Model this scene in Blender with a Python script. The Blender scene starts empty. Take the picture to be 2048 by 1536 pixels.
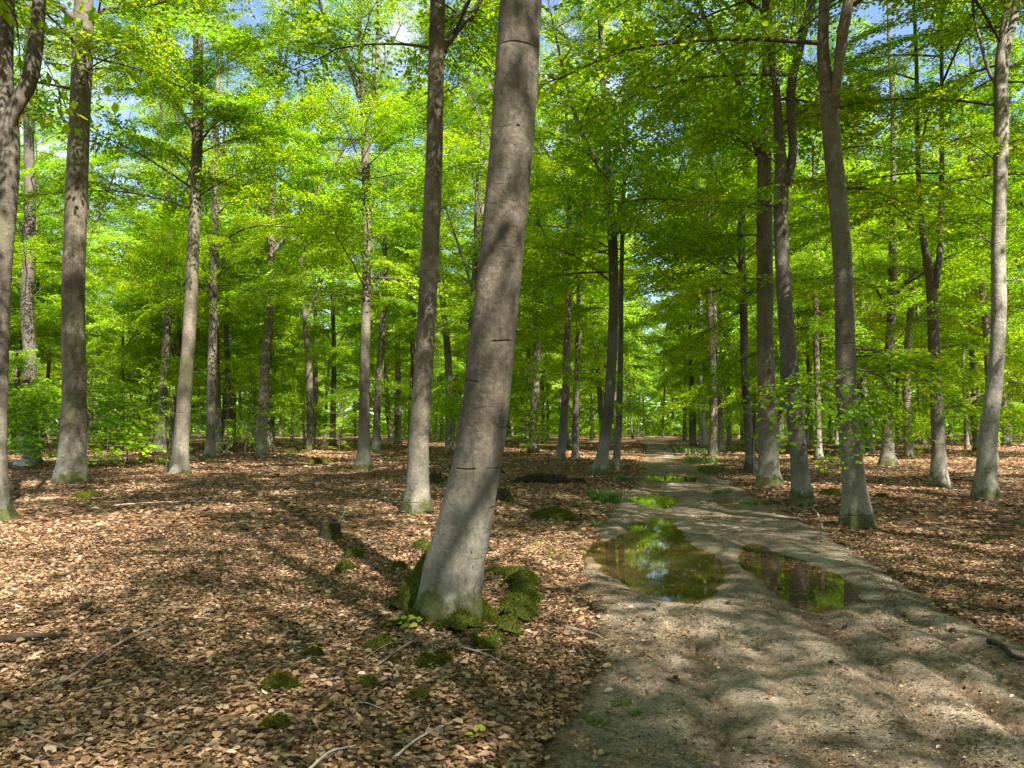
import bpy, math, random
import numpy as np
from mathutils import Vector, Matrix

# ------------------------------------------------------------------ camera, sky, sun, exposure
CAM_H, PITCH, F = 1.6, math.radians(3.2), 1536.0      # F: focal length in pixels of the 2048 px wide photo
scene = bpy.context.scene
COL = scene.collection
cam_d = bpy.data.cameras.new("camera")
cam_d.sensor_width = 36.0
cam_d.lens = 36.0 * F / 2048.0
cam_d.clip_start, cam_d.clip_end = 0.05, 2000.0
cam = bpy.data.objects.new("camera", cam_d)
COL.objects.link(cam)
cam.location = (0, 0, CAM_H)
cam.rotation_euler = (math.pi / 2 + PITCH, 0, 0)
scene.camera = cam

SUN_AZ, SUN_EL = math.radians(150), math.radians(50)   # azimuth clockwise from the view direction
world = bpy.data.worlds.new("World")
scene.world = world
world.use_nodes = True
wn, wl = world.node_tree.nodes, world.node_tree.links
wn.clear()
w_out = wn.new("ShaderNodeOutputWorld")
w_bg = wn.new("ShaderNodeBackground")
w_sky = wn.new("ShaderNodeTexSky")
w_sky.sky_type = 'NISHITA'
w_sky.sun_disc = False
w_sky.sun_elevation = SUN_EL
w_sky.sun_rotation = SUN_AZ
w_sky.air_density, w_sky.dust_density, w_sky.ozone_density = 1.0, 0.6, 1.5
w_tc = wn.new("ShaderNodeTexCoord")
w_no = wn.new("ShaderNodeTexNoise")
w_no.inputs["Scale"].default_value = 3.2
w_no.inputs["Detail"].default_value = 6
w_no.inputs["Roughness"].default_value = 0.6
w_rp = wn.new("ShaderNodeValToRGB")
w_rp.color_ramp.elements[0].position, w_rp.color_ramp.elements[1].position = 0.52, 0.70
w_mx = wn.new("ShaderNodeMix")
w_mx.data_type = 'RGBA'
w_mx.inputs["B"].default_value = (5.5, 5.6, 5.8, 1)
wl.new(w_tc.outputs["Generated"], w_no.inputs["Vector"])
wl.new(w_no.outputs["Fac"], w_rp.inputs["Fac"])
wl.new(w_rp.outputs["Color"], w_mx.inputs["Factor"])
wl.new(w_sky.outputs["Color"], w_mx.inputs["A"])
wl.new(w_mx.outputs["Result"], w_bg.inputs["Color"])
w_bg.inputs["Strength"].default_value = 0.075
wl.new(w_bg.outputs["Background"], w_out.inputs["Surface"])

sun_d = bpy.data.lights.new("sun", 'SUN')
sun_d.energy, sun_d.angle, sun_d.color = 5.0, math.radians(0.53), (1.0, 0.94, 0.84)
sun = bpy.data.objects.new("sun", sun_d)
COL.objects.link(sun)
to_sun = Vector((math.sin(SUN_AZ) * math.cos(SUN_EL), math.cos(SUN_AZ) * math.cos(SUN_EL), math.sin(SUN_EL)))
sun.rotation_euler = to_sun.to_track_quat('Z', 'Y').to_euler()
sun.location = (20, -30, 60)

vs = scene.view_settings
vs.view_transform, vs.look, vs.gamma, vs.use_curve_mapping = 'Standard', 'None', 1.0, False
vs.exposure = 2.0
cy = scene.cycles
cy.max_bounces, cy.diffuse_bounces, cy.glossy_bounces = 7, 5, 3
cy.transmission_bounces, cy.transparent_max_bounces = 4, 8
cy.caustics_reflective = cy.caustics_refractive = False
cy.sample_clamp_indirect = 6.0
cy.use_denoising = True

# ------------------------------------------------------------------ helpers
def pix_dir(px, py):
    u, v = (px - 1024) / F, (768 - py) / F
    return np.array([u, math.cos(PITCH) - v * math.sin(PITCH), math.sin(PITCH) + v * math.cos(PITCH)])
def ground(px, py, z=0.0):
    d = pix_dir(px, py)
    t = (z - CAM_H) / d[2]
    return np.array([d[0] * t, d[1] * t, z])
def at_depth(px, py, Y):
    d = pix_dir(px, py)
    t = Y / d[1]
    return np.array([d[0] * t, Y, CAM_H + d[2] * t]), t
def smooth(a, b, x):
    t = np.clip((np.asarray(x, float) - a) / (b - a), 0, 1)
    return t * t * (3 - 2 * t)
_nr = np.random.RandomState(5)
_NW = [(_nr.uniform(-1, 1, 3), _nr.uniform(0, 6.28)) for _ in range(48)]
def wavy(p, scale, octaves=4, seed=0):
    """cheap smooth noise in about [-1, 1] from sums of sines; p is (..., 3)"""
    p = np.asarray(p, float)
    out = np.zeros(p.shape[:-1])
    amp, fr, tot = 1.0, scale, 0.0
    for o in range(octaves):
        for k in range(3):
            v, ph = _NW[(seed * 7 + o * 3 + k) % 48]
            v = v / np.linalg.norm(v)
            out += amp * np.sin((p @ v) * fr * 6.283 + ph + 1.7 * np.sin((p @ np.roll(v, 1)) * fr * 4.1 + 2 * ph))
        tot += amp * 1.6
        amp *= 0.5
        fr *= 2.03
    return out / tot
def mesh_np(name, verts, polys, mat=None, smooth_shade=False):
    """polys: list of integer arrays (M,k)"""
    me = bpy.data.meshes.new(name)
    verts = np.asarray(verts, np.float32).reshape(-1, 3)
    if not isinstance(polys, list):
        polys = [polys]
    polys = [np.asarray(p, np.int32) for p in polys if len(p)]
    loops = np.concatenate([p.ravel() for p in polys])
    sizes = np.concatenate([np.full(len(p), p.shape[1], np.int32) for p in polys])
    starts = np.concatenate([[0], np.cumsum(sizes)[:-1]]).astype(np.int32)
    me.vertices.add(len(verts))
    me.vertices.foreach_set("co", verts.ravel())
    me.loops.add(len(loops))
    me.loops.foreach_set("vertex_index", loops)
    me.polygons.add(len(sizes))
    me.polygons.foreach_set("loop_start", starts)
    me.polygons.foreach_set("loop_total", sizes)
    me.polygons.foreach_set("use_smooth", np.full(len(sizes), smooth_shade))
    me.update(calc_edges=True)
    if mat:
        me.materials.append(mat)
    return me
def link(name, me, parent=None, loc=None, label=None, cat=None, group=None, kind=None, mw=None):
    o = bpy.data.objects.new(name, me)
    COL.objects.link(o)
    if parent is not None:
        o.parent = parent
    if mw is not None:
        o.matrix_local = mw
    if loc is not None:
        o.location = loc
    if label: o["label"] = label
    if cat: o["category"] = cat
    if group: o["group"] = group
    if kind: o["kind"] = kind
    return o
def tube(pts, rad, k=6, cap=True):
    pts = np.asarray(pts, float)
    rad = np.asarray(rad, float)
    n = len(pts)
    tan = np.gradient(pts, axis=0)
    tan /= np.linalg.norm(tan, axis=1)[:, None] + 1e-9
    ref = np.array([0.0, 0.0, 1.0]) if abs(tan[:, 2]).mean() < 0.8 else np.array([0.3, 1.0, 0.0])
    a = np.cross(tan, ref)
    a /= np.linalg.norm(a, axis=1)[:, None] + 1e-9
    b = np.cross(a, tan)
    th = np.arange(k) * 2 * math.pi / k
    ring = (np.cos(th)[None, :, None] * a[:, None] + np.sin(th)[None, :, None] * b[:, None]) * rad[:, None, None]
    v = (pts[:, None] + ring).reshape(-1, 3)
    i = np.arange(n - 1)[:, None] * k
    j = np.arange(k)[None]
    q = np.stack([i + j, i + (j + 1) % k, i + k + (j + 1) % k, i + k + j], -1).reshape(-1, 4)
    polys = [q]
    if cap:
        v = np.concatenate([v, pts[-1:] + tan[-1:] * rad[-1] * 0.4, pts[:1] - tan[:1] * rad[0] * 0.4])
        m = n * k
        jj = np.arange(k)
        polys.append(np.stack([(n - 1) * k + jj, (n - 1) * k + (jj + 1) % k, np.full(k, m)], -1))
        polys.append(np.stack([(jj + 1) % k, jj, np.full(k, m + 1)], -1))
    return v, polys
class Acc:
    """collects geometry for one mesh"""
    def __init__(s): s.v, s.p, s.n = [], {}, 0
    def add(s, v, polys):
        if not isinstance(polys, list): polys = [polys]
        for p in polys:
            p = np.asarray(p)
            s.p.setdefault(p.shape[1], []).append(p + s.n)
        s.v.append(np.asarray(v, float).reshape(-1, 3))
        s.n += len(s.v[-1])
    def arrays(s):
        return np.concatenate(s.v), [np.concatenate(x) for x in s.p.values()]
    def mesh(s, name, mat, sm=False):
        v, p = s.arrays()
        return mesh_np(name, v, p, mat, sm)
def curve(pts, n):
    """smooth resampling of a polyline"""
    pts = np.asarray(pts, float)
    s = np.concatenate([[0], np.cumsum(np.linalg.norm(np.diff(pts[:, :3], axis=0), axis=1))])
    P = np.concatenate([2 * pts[:1] - pts[1:2], pts, 2 * pts[-1:] - pts[-2:-1]])
    out = []
    for t in np.linspace(0, s[-1], n):
        i = min(np.searchsorted(s, t, side='right') - 1, len(s) - 2)
        u = (t - s[i]) / max(s[i + 1] - s[i], 1e-9)
        p0, p1, p2, p3 = P[i], P[i + 1], P[i + 2], P[i + 3]
        out.append(0.5 * (2 * p1 + (p2 - p0) * u + (2 * p0 - 5 * p1 + 4 * p2 - p3) * u * u + (3 * p1 - p0 - 3 * p2 + p3) * u ** 3))
    return np.array(out)

# ------------------------------------------------------------------ materials
class NT:
    def __init__(s, name):
        s.m = bpy.data.materials.new(name)
        s.m.use_nodes = True
        s.n, s.l = s.m.node_tree.nodes, s.m.node_tree.links
        s.n.clear()
        s.out = s.n.new("ShaderNodeOutputMaterial")
    def node(s, t, **kw):
        n = s.n.new("ShaderNode" + t)
        for k, v in kw.items(): setattr(n, k, v)
        return n
    def put(s, sock, val):
        if isinstance(val, bpy.types.NodeSocket): s.l.new(val, sock)
        elif val is not None:
            if sock.type == 'RGBA' and len(val) == 3: val = (*val, 1)
            sock.default_value = val
    def coord(s, kind="Object"): return s.node("TexCoord").outputs[kind]
    def mapping(s, vec, scale=(1, 1, 1), loc=None):
        n = s.node("Mapping"); s.put(n.inputs["Vector"], vec); n.inputs["Scale"].default_value = scale
        if loc is not None: s.put(n.inputs["Location"], loc)
        return n.outputs[0]
    def noise(s, vec, scale, detail=4, rough=0.55, dist=0.0):
        n = s.node("TexNoise"); s.put(n.inputs["Vector"], vec)
        n.inputs["Scale"].default_value, n.inputs["Detail"].default_value = scale, detail
        n.inputs["Roughness"].default_value, n.inputs["Distortion"].default_value = rough, dist
        return n.outputs["Fac"]
    def voro(s, vec, scale, out="Distance", feature='F1'):
        n = s.node("TexVoronoi", feature=feature); s.put(n.inputs["Vector"], vec); n.inputs["Scale"].default_value = scale
        return n.outputs[out]
    def ramp(s, fac, stops, interp='LINEAR'):
        n = s.node("ValToRGB"); s.put(n.inputs[0], fac); r = n.color_ramp; r.interpolation = interp
        while len(r.elements) < len(stops): r.elements.new(0.5)
        for e, (p, c) in zip(r.elements, stops):
            e.position = p; e.color = (*c, 1) if hasattr(c, "__len__") else (c, c, c, 1)
        return n.outputs[0]
    def mix(s, fac, a, b, blend='MIX'):
        n = s.node("Mix", data_type='RGBA', blend_type=blend)
        s.put(n.inputs["Factor"], fac); s.put(n.inputs["A"], a); s.put(n.inputs["B"], b)
        return n.outputs["Result"]
    def math(s, op, a, b=None, c=None):
        n = s.node("Math", operation=op); s.put(n.inputs[0], a)
        if b is not None: s.put(n.inputs[1], b)
        if c is not None: s.put(n.inputs[2], c)
        return n.outputs[0]
    def bump(s, h, strength=0.4, dist=0.02, normal=None):
        n = s.node("Bump"); s.put(n.inputs["Height"], h); n.inputs["Strength"].default_value = strength
        n.inputs["Distance"].default_value = dist
        if normal is not None: s.put(n.inputs["Normal"], normal)
        return n.outputs[0]
    def principled(s, color, rough=0.8, normal=None, spec=0.3):
        n = s.node("BsdfPrincipled"); s.put(n.inputs["Base Color"], color); s.put(n.inputs["Roughness"], rough)
        n.inputs["Specular IOR Level"].default_value = spec
        if normal is not None: s.put(n.inputs["Normal"], normal)
        s.l.new(n.outputs[0], s.out.inputs[0])
        return n
    def sep(s, vec):
        n = s.node("SeparateXYZ"); s.put(n.inputs[0], vec); return n.outputs

def leaf_material(name, stops, trans, tmul=(1.35, 1.5, 0.8), gloss=0.05, objvar=0.25):
    t = NT(name)
    geo = t.node("NewGeometry").outputs["Random Per Island"]
    col = t.ramp(geo, stops)
    orn = t.node("ObjectInfo").outputs["Random"]
    tint = t.ramp(orn, [(0, (1 - objvar, 1 - 0.4 * objvar, 0.9)), (0.5, (1, 1, 1)), (1, (1 + objvar, 1 + 0.35 * objvar, 1))])
    col = t.mix(1.0, col, tint, 'MULTIPLY')
    tcol = t.mix(1.0, col, tmul, 'MULTIPLY')
    d = t.node("BsdfDiffuse"); t.put(d.inputs[0], col)
    tr = t.node("BsdfTranslucent"); t.put(tr.inputs[0], tcol)
    g = t.node("BsdfGlossy"); t.put(g.inputs[0], (0.9, 1, 0.9)); g.inputs["Roughness"].default_value = 0.4
    m1 = t.node("MixShader"); m1.inputs[0].default_value = trans
    t.l.new(d.outputs[0], m1.inputs[1]); t.l.new(tr.outputs[0], m1.inputs[2])
    m2 = t.node("MixShader"); m2.inputs[0].default_value = gloss
    t.l.new(m1.outputs[0], m2.inputs[1]); t.l.new(g.outputs[0], m2.inputs[2])
    t.l.new(m2.outputs[0], t.out.inputs[0])
    return t.m
M = {}
M['leaf'] = leaf_material("beech_leaf", [(0, (0.105, 0.26, 0.005)), (0.4, (0.195, 0.40, 0.006)), (0.75, (0.295, 0.50, 0.008)), (1, (0.43, 0.58, 0.016))], 0.57, (1.45, 1.2, 0.6), 0.012)
M['seedling'] = leaf_material("seedling_leaf", [(0, (0.34, 0.42, 0.03)), (1, (0.55, 0.54, 0.07))], 0.45)
M['grass'] = leaf_material("grass_blade", [(0, (0.07, 0.13, 0.015)), (1, (0.17, 0.25, 0.03))], 0.4)
M['litter'] = leaf_material("dead_leaf", [(0, (0.055, 0.034, 0.02)), (0.25, (0.15, 0.086, 0.048)), (0.55, (0.29, 0.175, 0.102)), (0.84, (0.42, 0.272, 0.17)), (0.96, (0.51, 0.355, 0.235)), (1, (0.56, 0.43, 0.30))], 0.2, (1.2, 0.9, 0.6), 0.04, 0.0)
M['debris'] = leaf_material("track_debris", [(0, (0.05, 0.035, 0.02)), (0.5, (0.16, 0.10, 0.055)), (0.85, (0.27, 0.19, 0.11)), (1, (0.42, 0.33, 0.2))], 0.1, (1, 0.9, 0.7), 0.03, 0.0)
M['floating'] = leaf_material("floating_scale", [(0, (0.16, 0.10, 0.05)), (1, (0.42, 0.30, 0.16))], 0.1, (1, 0.9, 0.7), 0.03, 0.0)
M['moss_fuzz'] = leaf_material("moss_shoot", [(0, (0.035, 0.055, 0.006)), (0.55, (0.09, 0.115, 0.01)), (0.85, (0.16, 0.165, 0.018)), (1, (0.22, 0.16, 0.045))], 0.3, (1.2, 1.2, 0.7), 0.0, 0.2)

def bark_material(name, lo, hi, moss=0.35, crack=1.0):
    t = NT(name)
    obj = t.coord("Object")
    rnd = t.node("ObjectInfo").outputs["Random"]
    off = t.node("CombineXYZ")
    t.put(off.inputs[0], t.math('MULTIPLY', rnd, 37.0)); t.put(off.inputs[1], t.math('MULTIPLY', rnd, 19.0)); t.put(off.inputs[2], t.math('MULTIPLY', rnd, 53.0))
    v = t.mapping(obj, (1, 1, 1), off.outputs[0])
    blot = t.noise(t.mapping(v, (1.4, 1.4, 0.7)), 1.6, 5, 0.6)
    col = t.ramp(blot, [(0.3, lo), (0.7, hi)])
    fine = t.noise(t.mapping(v, (1, 1, 0.6)), 26, 6, 0.75)
    col = t.mix(0.8, col, t.ramp(fine, [(0.32, 0.4), (0.68, 1.5)]), 'MULTIPLY')
    streak = t.noise(t.mapping(v, (7, 7, 0.5)), 1.0, 4, 0.6)
    col = t.mix(0.25, col, t.ramp(streak, [(0.35, 0.6), (0.65, 1.3)]), 'MULTIPLY')
    band = t.noise(t.mapping(v, (2.2, 2.2, 26)), 1.0, 3, 0.5)
    col = t.mix(0.16, col, t.ramp(band, [(0.35, 0.55), (0.6, 1.2)]), 'MULTIPLY')
    wv = t.node("TexWave", wave_type='BANDS', bands_direction='Z', wave_profile='SIN')
    t.put(wv.inputs["Vector"], v)
    wv.inputs["Scale"].default_value, wv.inputs["Distortion"].default_value = 0.9, 3.5
    wv.inputs["Detail"].default_value, wv.inputs["Detail Scale"].default_value = 3, 0.8
    line = t.ramp(wv.outputs["Fac"], [(0.0, 1.0), (0.012, 0.0)])
    gate = t.ramp(t.noise(v, 2.3, 2), [(0.56, 0), (0.62, 1)])
    line = t.math('MULTIPLY', line, gate)
    col = t.mix(t.math('MULTIPLY', line, 0.35 * crack), col, (0.05, 0.04, 0.03))
    sp = t.ramp(t.voro(v, 16), [(0.05, 1), (0.12, 0)])
    spg = t.ramp(t.noise(v, 3.1, 3), [(0.5, 0), (0.6, 1)])
    col = t.mix(t.math('MULTIPLY', t.math('MULTIPLY', sp, spg), 0.6), col, (0.42, 0.42, 0.37))
    alg = t.ramp(t.noise(t.mapping(v, (1, 1, 0.45)), 1.1, 4), [(0.5, 0), (0.68, 1)])
    col = t.mix(t.math('MULTIPLY', alg, 0.42), col, (0.12, 0.135, 0.055))
    z = t.sep(obj)[2]
    lo_ = t.node("MapRange"); t.put(lo_.inputs["Value"], t.math('ADD', z, t.math('MULTIPLY', t.noise(v, 1.4, 4), 1.2)))
    lo_.inputs["From Min"].default_value, lo_.inputs["From Max"].default_value = 0.9, 2.4
    lo_.inputs["To Min"].default_value, lo_.inputs["To Max"].default_value = 0.5, 0.0
    col = t.mix(lo_.outputs[0], col, t.mix(1.0, (0.29, 0.28, 0.225), t.ramp(fine, [(0.3, 0.65), (0.7, 1.25)]), 'MULTIPLY'))
    mz = t.math('ADD', t.math('MULTIPLY', t.noise(v, 2.2, 5, 0.65), 3.2), t.math('MULTIPLY', z, -1.0 / max(moss, 0.01)))
    mm = t.math('MULTIPLY', t.ramp(t.math('SUBTRACT', mz, 0.72), [(0.0, 0), (0.35, 1)]), 0.9)
    mcol = t.ramp(t.noise(v, 30, 3), [(0.3, (0.03, 0.038, 0.008)), (0.7, (0.10, 0.105, 0.018))])
    col = t.mix(mm, col, mcol)
    h = t.math('ADD', t.math('MULTIPLY', fine, 0.35), t.math('MULTIPLY', line, -0.8))
    h = t.math('ADD', h, t.math('MULTIPLY', band, 0.12))
    h = t.math('ADD', h, t.math('MULTIPLY', t.noise(v, 9, 4), 0.8))
    t.principled(col, 0.75, t.bump(h, 0.8, 0.03), 0.25)
    return t.m
M['bark'] = bark_material("beech_bark", (0.062, 0.048, 0.034), (0.188, 0.158, 0.118))
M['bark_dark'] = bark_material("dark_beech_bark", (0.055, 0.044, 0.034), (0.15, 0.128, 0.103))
M['bark_sunlit'] = bark_material("sunlit_beech_bark", (0.15, 0.13, 0.105), (0.34, 0.305, 0.255))  # bark tone brightened to carry the sun on the S-curved beech
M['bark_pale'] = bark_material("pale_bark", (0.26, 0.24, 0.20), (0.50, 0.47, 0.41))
def simple(name, c1, c2, scale, rough=0.85, bump=0.4, stretch=(1, 1, 1)):
    t = NT(name)
    v = t.mapping(t.coord("Object"), stretch)
    n = t.noise(v, scale, 5, 0.65)
    t.principled(t.ramp(n, [(0.3, c1), (0.7, c2)]), rough, t.bump(n, bump, 0.02), 0.2)
    return t.m
M['twig'] = simple("twig_bark", (0.045, 0.036, 0.026), (0.11, 0.09, 0.065), 14)
M['stick'] = simple("dead_stick", (0.12, 0.09, 0.06), (0.30, 0.25, 0.19), 18)
M['stick_pale'] = simple("bleached_stick", (0.30, 0.26, 0.20), (0.55, 0.50, 0.42), 18)
M['stick_dark'] = simple("rotten_wood", (0.018, 0.014, 0.010), (0.06, 0.045, 0.03), 14, 0.9, 0.9)
M['scar'] = simple("bark_scar", (0.055, 0.045, 0.034), (0.15, 0.128, 0.1), 30)
M['moss'] = simple("moss_cushion", (0.022, 0.032, 0.005), (0.085, 0.10, 0.012), 26, 0.95, 1.0)
M['peat'] = simple("dark_peat", (0.012, 0.009, 0.006), (0.045, 0.03, 0.018), 9, 0.95, 1.0)
M['wood_sunlit'] = simple("sunlit_wood", (0.42, 0.38, 0.33), (0.66, 0.62, 0.56), 5, 0.8, 0.5)  # pale wood, its sunlit brightness put into the colour

def ground_material():
    t = NT("leaf_covered_soil")
    v = t.coord("Object")
    vd = t.mapping(v, (1, 1, 0))
    cell = t.node("TexVoronoi", feature='F1'); t.put(cell.inputs["Vector"], vd); cell.inputs["Scale"].default_value = 26
    cell2 = t.node("TexVoronoi", feature='F1'); t.put(cell2.inputs["Vector"], vd); cell2.inputs["Scale"].default_value = 7
    r1 = t.sep(cell.outputs["Color"])[0]
    r2 = t.sep(cell2.outputs["Color"])[0]
    rr = t.math('ADD', t.math('MULTIPLY', r1, 0.72), t.math('MULTIPLY', r2, 0.28))
    c = t.ramp(rr, [(0.1, (0.06, 0.034, 0.016)), (0.35, (0.16, 0.092, 0.045)), (0.6, (0.28, 0.165, 0.085)), (0.85, (0.40, 0.255, 0.145))])
    edge = t.ramp(cell.outputs["Distance"], [(0.45, 1.0), (0.8, 0.45)])
    c = t.mix(1.0, c, edge, 'MULTIPLY')
    big = t.noise(vd, 0.35, 4)
    c = t.mix(0.6, c, t.ramp(big, [(0.3, (0.72, 0.66, 0.6)), (0.7, (1.15, 1.1, 1.05))]), 'MULTIPLY')
    t.principled(c, 0.85, t.bump(t.math('ADD', r1, t.math('MULTIPLY', cell.outputs["Distance"], -0.6)), 0.9, 0.03), 0.2)
    return t.m
M['ground'] = ground_material()
def track_material():
    t = NT("sandy_dirt_track")
    v = t.mapping(t.coord("Object"), (1, 1, 0))
    vs_ = t.mapping(v, (1.0, 0.55, 1))
    big = t.noise(vs_, 0.9, 5, 0.6)
    c = t.ramp(big, [(0.32, (0.195, 0.142, 0.096)), (0.5, (0.32, 0.252, 0.18)), (0.68, (0.42, 0.347, 0.262))])
    br = t.ramp(t.noise(vs_, 2.6, 5, 0.7), [(0.5, 0), (0.66, 1)])
    c = t.mix(t.math('MULTIPLY', br, 0.7), c, (0.095, 0.052, 0.026))
    gr = t.ramp(t.noise(vs_, 1.9, 4, 0.6, 0.5), [(0.52, 0), (0.7, 1)])
    c = t.mix(t.math('MULTIPLY', gr, 0.4), c, (0.24, 0.225, 0.13))
    fine = t.noise(v, 70, 4, 0.75)
    c = t.mix(0.9, c, t.ramp(fine, [(0.32, 0.35), (0.5, 0.95), (0.68, 1.6)]), 'MULTIPLY')
    spk = t.node("TexVoronoi", feature='F1'); t.put(spk.inputs["Vector"], v); spk.inputs["Scale"].default_value = 55
    c = t.mix(0.45, c, t.ramp(t.sep(spk.outputs["Color"])[0], [(0.0, 0.3), (0.4, 0.9), (0.85, 1.0), (1.0, 1.7)]), 'MULTIPLY')
    yy = t.node("MapRange"); t.put(yy.inputs["Value"], t.sep(t.coord("Object"))[1])
    yy.inputs["From Min"].default_value, yy.inputs["From Max"].default_value = 11.0, 26.0
    lf = t.ramp(t.sep(spk.outputs["Color"])[1], [(0.2, (0.09, 0.05, 0.025)), (0.6, (0.20, 0.125, 0.068)), (0.95, (0.33, 0.225, 0.135))])
    lit = t.ramp(t.noise(vs_, 0.7, 5, 0.65), [(0.36, 0), (0.52, 1)])
    c = t.mix(t.math('MULTIPLY', t.math('MULTIPLY', yy.outputs[0], lit), 0.85), c, lf)
    z = t.sep(t.coord("Object"))[2]
    wetr = t.node("MapRange"); t.put(wetr.inputs["Value"], z)
    wetr.inputs["From Min"].default_value, wetr.inputs["From Max"].default_value = -0.04, 0.004
    wetr.inputs["To Min"].default_value, wetr.inputs["To Max"].default_value = 1.0, 0.0
    wet = wetr.outputs[0]
    c = t.mix(wet, c, t.mix(1.0, c, (0.55, 0.46, 0.36), 'MULTIPLY'))
    h = t.math('ADD', t.math('MULTIPLY', fine, 0.5), t.math('MULTIPLY', t.noise(v, 12, 5, 0.7), 1.0))
    rough = t.math('SUBTRACT', 0.9, t.math('MULTIPLY', wet, 0.45))
    t.principled(c, rough, t.bump(h, 1.0, 0.04), 0.3)
    return t.m
M['track'] = track_material()
def water_material():
    t = NT("puddle_water")
    v = t.coord("Object")
    b = t.bump(t.noise(v, 3.0, 2), 0.012, 0.02)
    fr = t.node("Fresnel"); fr.inputs["IOR"].default_value = 1.33; t.put(fr.inputs["Normal"], b)
    g = t.node("BsdfGlossy"); g.inputs["Roughness"].default_value = 0.02; t.put(g.inputs["Normal"], b); t.put(g.inputs[0], (1, 1, 1))
    tr = t.node("BsdfTransparent"); t.put(tr.inputs[0], (0.72, 0.62, 0.44))
    m = t.node("MixShader"); t.put(m.inputs[0], t.math('MULTIPLY_ADD', fr.outputs[0], 0.95, 0.01))
    df = t.node("BsdfDiffuse"); t.put(df.inputs[0], (0.12, 0.095, 0.045))
    mk = t.node("MixShader"); t.put(mk.inputs[0], t.ramp(t.noise(v, 1.3, 4), [(0.3, 0.12), (0.7, 0.38)]))
    t.l.new(tr.outputs[0], mk.inputs[1]); t.l.new(df.outputs[0], mk.inputs[2])
    t.l.new(mk.outputs[0], m.inputs[1]); t.l.new(g.outputs[0], m.inputs[2]); t.l.new(m.outputs[0], t.out.inputs[0])
    return t.m
M['water'] = water_material()

# ------------------------------------------------------------------ terrain
def track_c(y): return 0.9 + 0.175 * np.asarray(y, float)
def track_l(y): return np.interp(y, [-10, 3.6, 5.5, 10, 16.7, 25, 50, 200], [1.4, 1.42, 1.5, 1.9, 1.7, 1.3, 1.1, 1.1])
def track_r(y): return np.interp(y, [-10, 3.6, 5.5, 10, 16.7, 25, 50, 200], [2.2, 2.1, 1.95, 1.9, 1.8, 1.5, 1.2, 1.1])
def edge_in(x, y):
    """metres inside the track edge (negative outside)"""
    x, y = np.asarray(x, float), np.asarray(y, float)
    p = np.stack([x * 0 + 3.0, y, y * 0], -1)
    t = x - track_c(y)
    wl_ = track_l(y) + 0.16 * wavy(p, 0.35, 3, 1)
    wr_ = track_r(y) + 0.2 * wavy(p, 0.3, 3, 2)
    return np.where(t < 0, wl_ + t, wr_ - t)
def soil(x, y):
    x, y = np.asarray(x, float), np.asarray(y, float)
    p = np.stack([x, y, x * 0], -1)
    r = np.hypot(x, y)
    return (0.07 * wavy(p, 0.07, 3, 3) * smooth(2, 14, r) + 0.022 * wavy(p, 0.5, 3, 4)) * smooth(0.2, -1.2, edge_in(x, y)) + 0.03 * smooth(0, -0.6, edge_in(x, y))
def ground_z(x, y):
    return soil(x, y) - 0.2 * smooth(0.05, 0.3, edge_in(x, y))
PUD = {
 'big': [(1158, 1082), (1200, 1076), (1245, 1062), (1262, 1040), (1300, 1030), (1345, 1034), (1362, 1052), (1385, 1076), (1432, 1104), (1462, 1130), (1452, 1160), (1440, 1188), (1405, 1209), (1350, 1203), (1285, 1192), (1243, 1166), (1212, 1148), (1172, 1116)],
 'side': [(1470, 1092), (1500, 1081), (1530, 1086), (1570, 1104), (1620, 1120), (1675, 1140), (1715, 1156), (1745, 1180), (1735, 1200), (1700, 1214), (1650, 1229), (1590, 1217), (1548, 1192), (1508, 1156), (1478, 1120)],
 'mid': [(1245, 993), (1285, 986), (1330, 988), (1365, 996), (1350, 1010), (1322, 1019), (1292, 1009), (1262, 1000)],
 'far': [(1280, 951), (1330, 948), (1380, 951), (1420, 957), (1400, 963), (1340, 962), (1295, 959)],
}
PUDG = {k: np.array([ground(*p)[:2] for p in v]) for k, v in PUD.items()}
def poly_sd(x, y, P):
    x, y = np.asarray(x, float), np.asarray(y, float)
    d = np.full(x.shape, 1e9)
    ins = np.zeros(x.shape, bool)
    for i in range(len(P)):
        a, b = P[i], P[(i + 1) % len(P)]
        e = b - a
        t = np.clip(((x - a[0]) * e[0] + (y - a[1]) * e[1]) / (e @ e), 0, 1)
        d = np.minimum(d, np.hypot(x - a[0] - t * e[0], y - a[1] - t * e[1]))
        c = ((a[1] > y) != (b[1] > y)) & (x < (b[0] - a[0]) * (y - a[1]) / (b[1] - a[1] + 1e-12) + a[0])
        ins ^= c
    return np.where(ins, -d, d)
def puddle_sd(x, y):
    p = np.stack([np.asarray(x, float), np.asarray(y, float), np.zeros(np.shape(x))], -1)
    return np.min([poly_sd(x, y, P) for P in PUDG.values()], axis=0) + 0.06 * wavy(p, 0.55, 3, 6) + 0.035 * wavy(p, 2.2, 3, 16)
WATER_Z = -0.028
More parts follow.
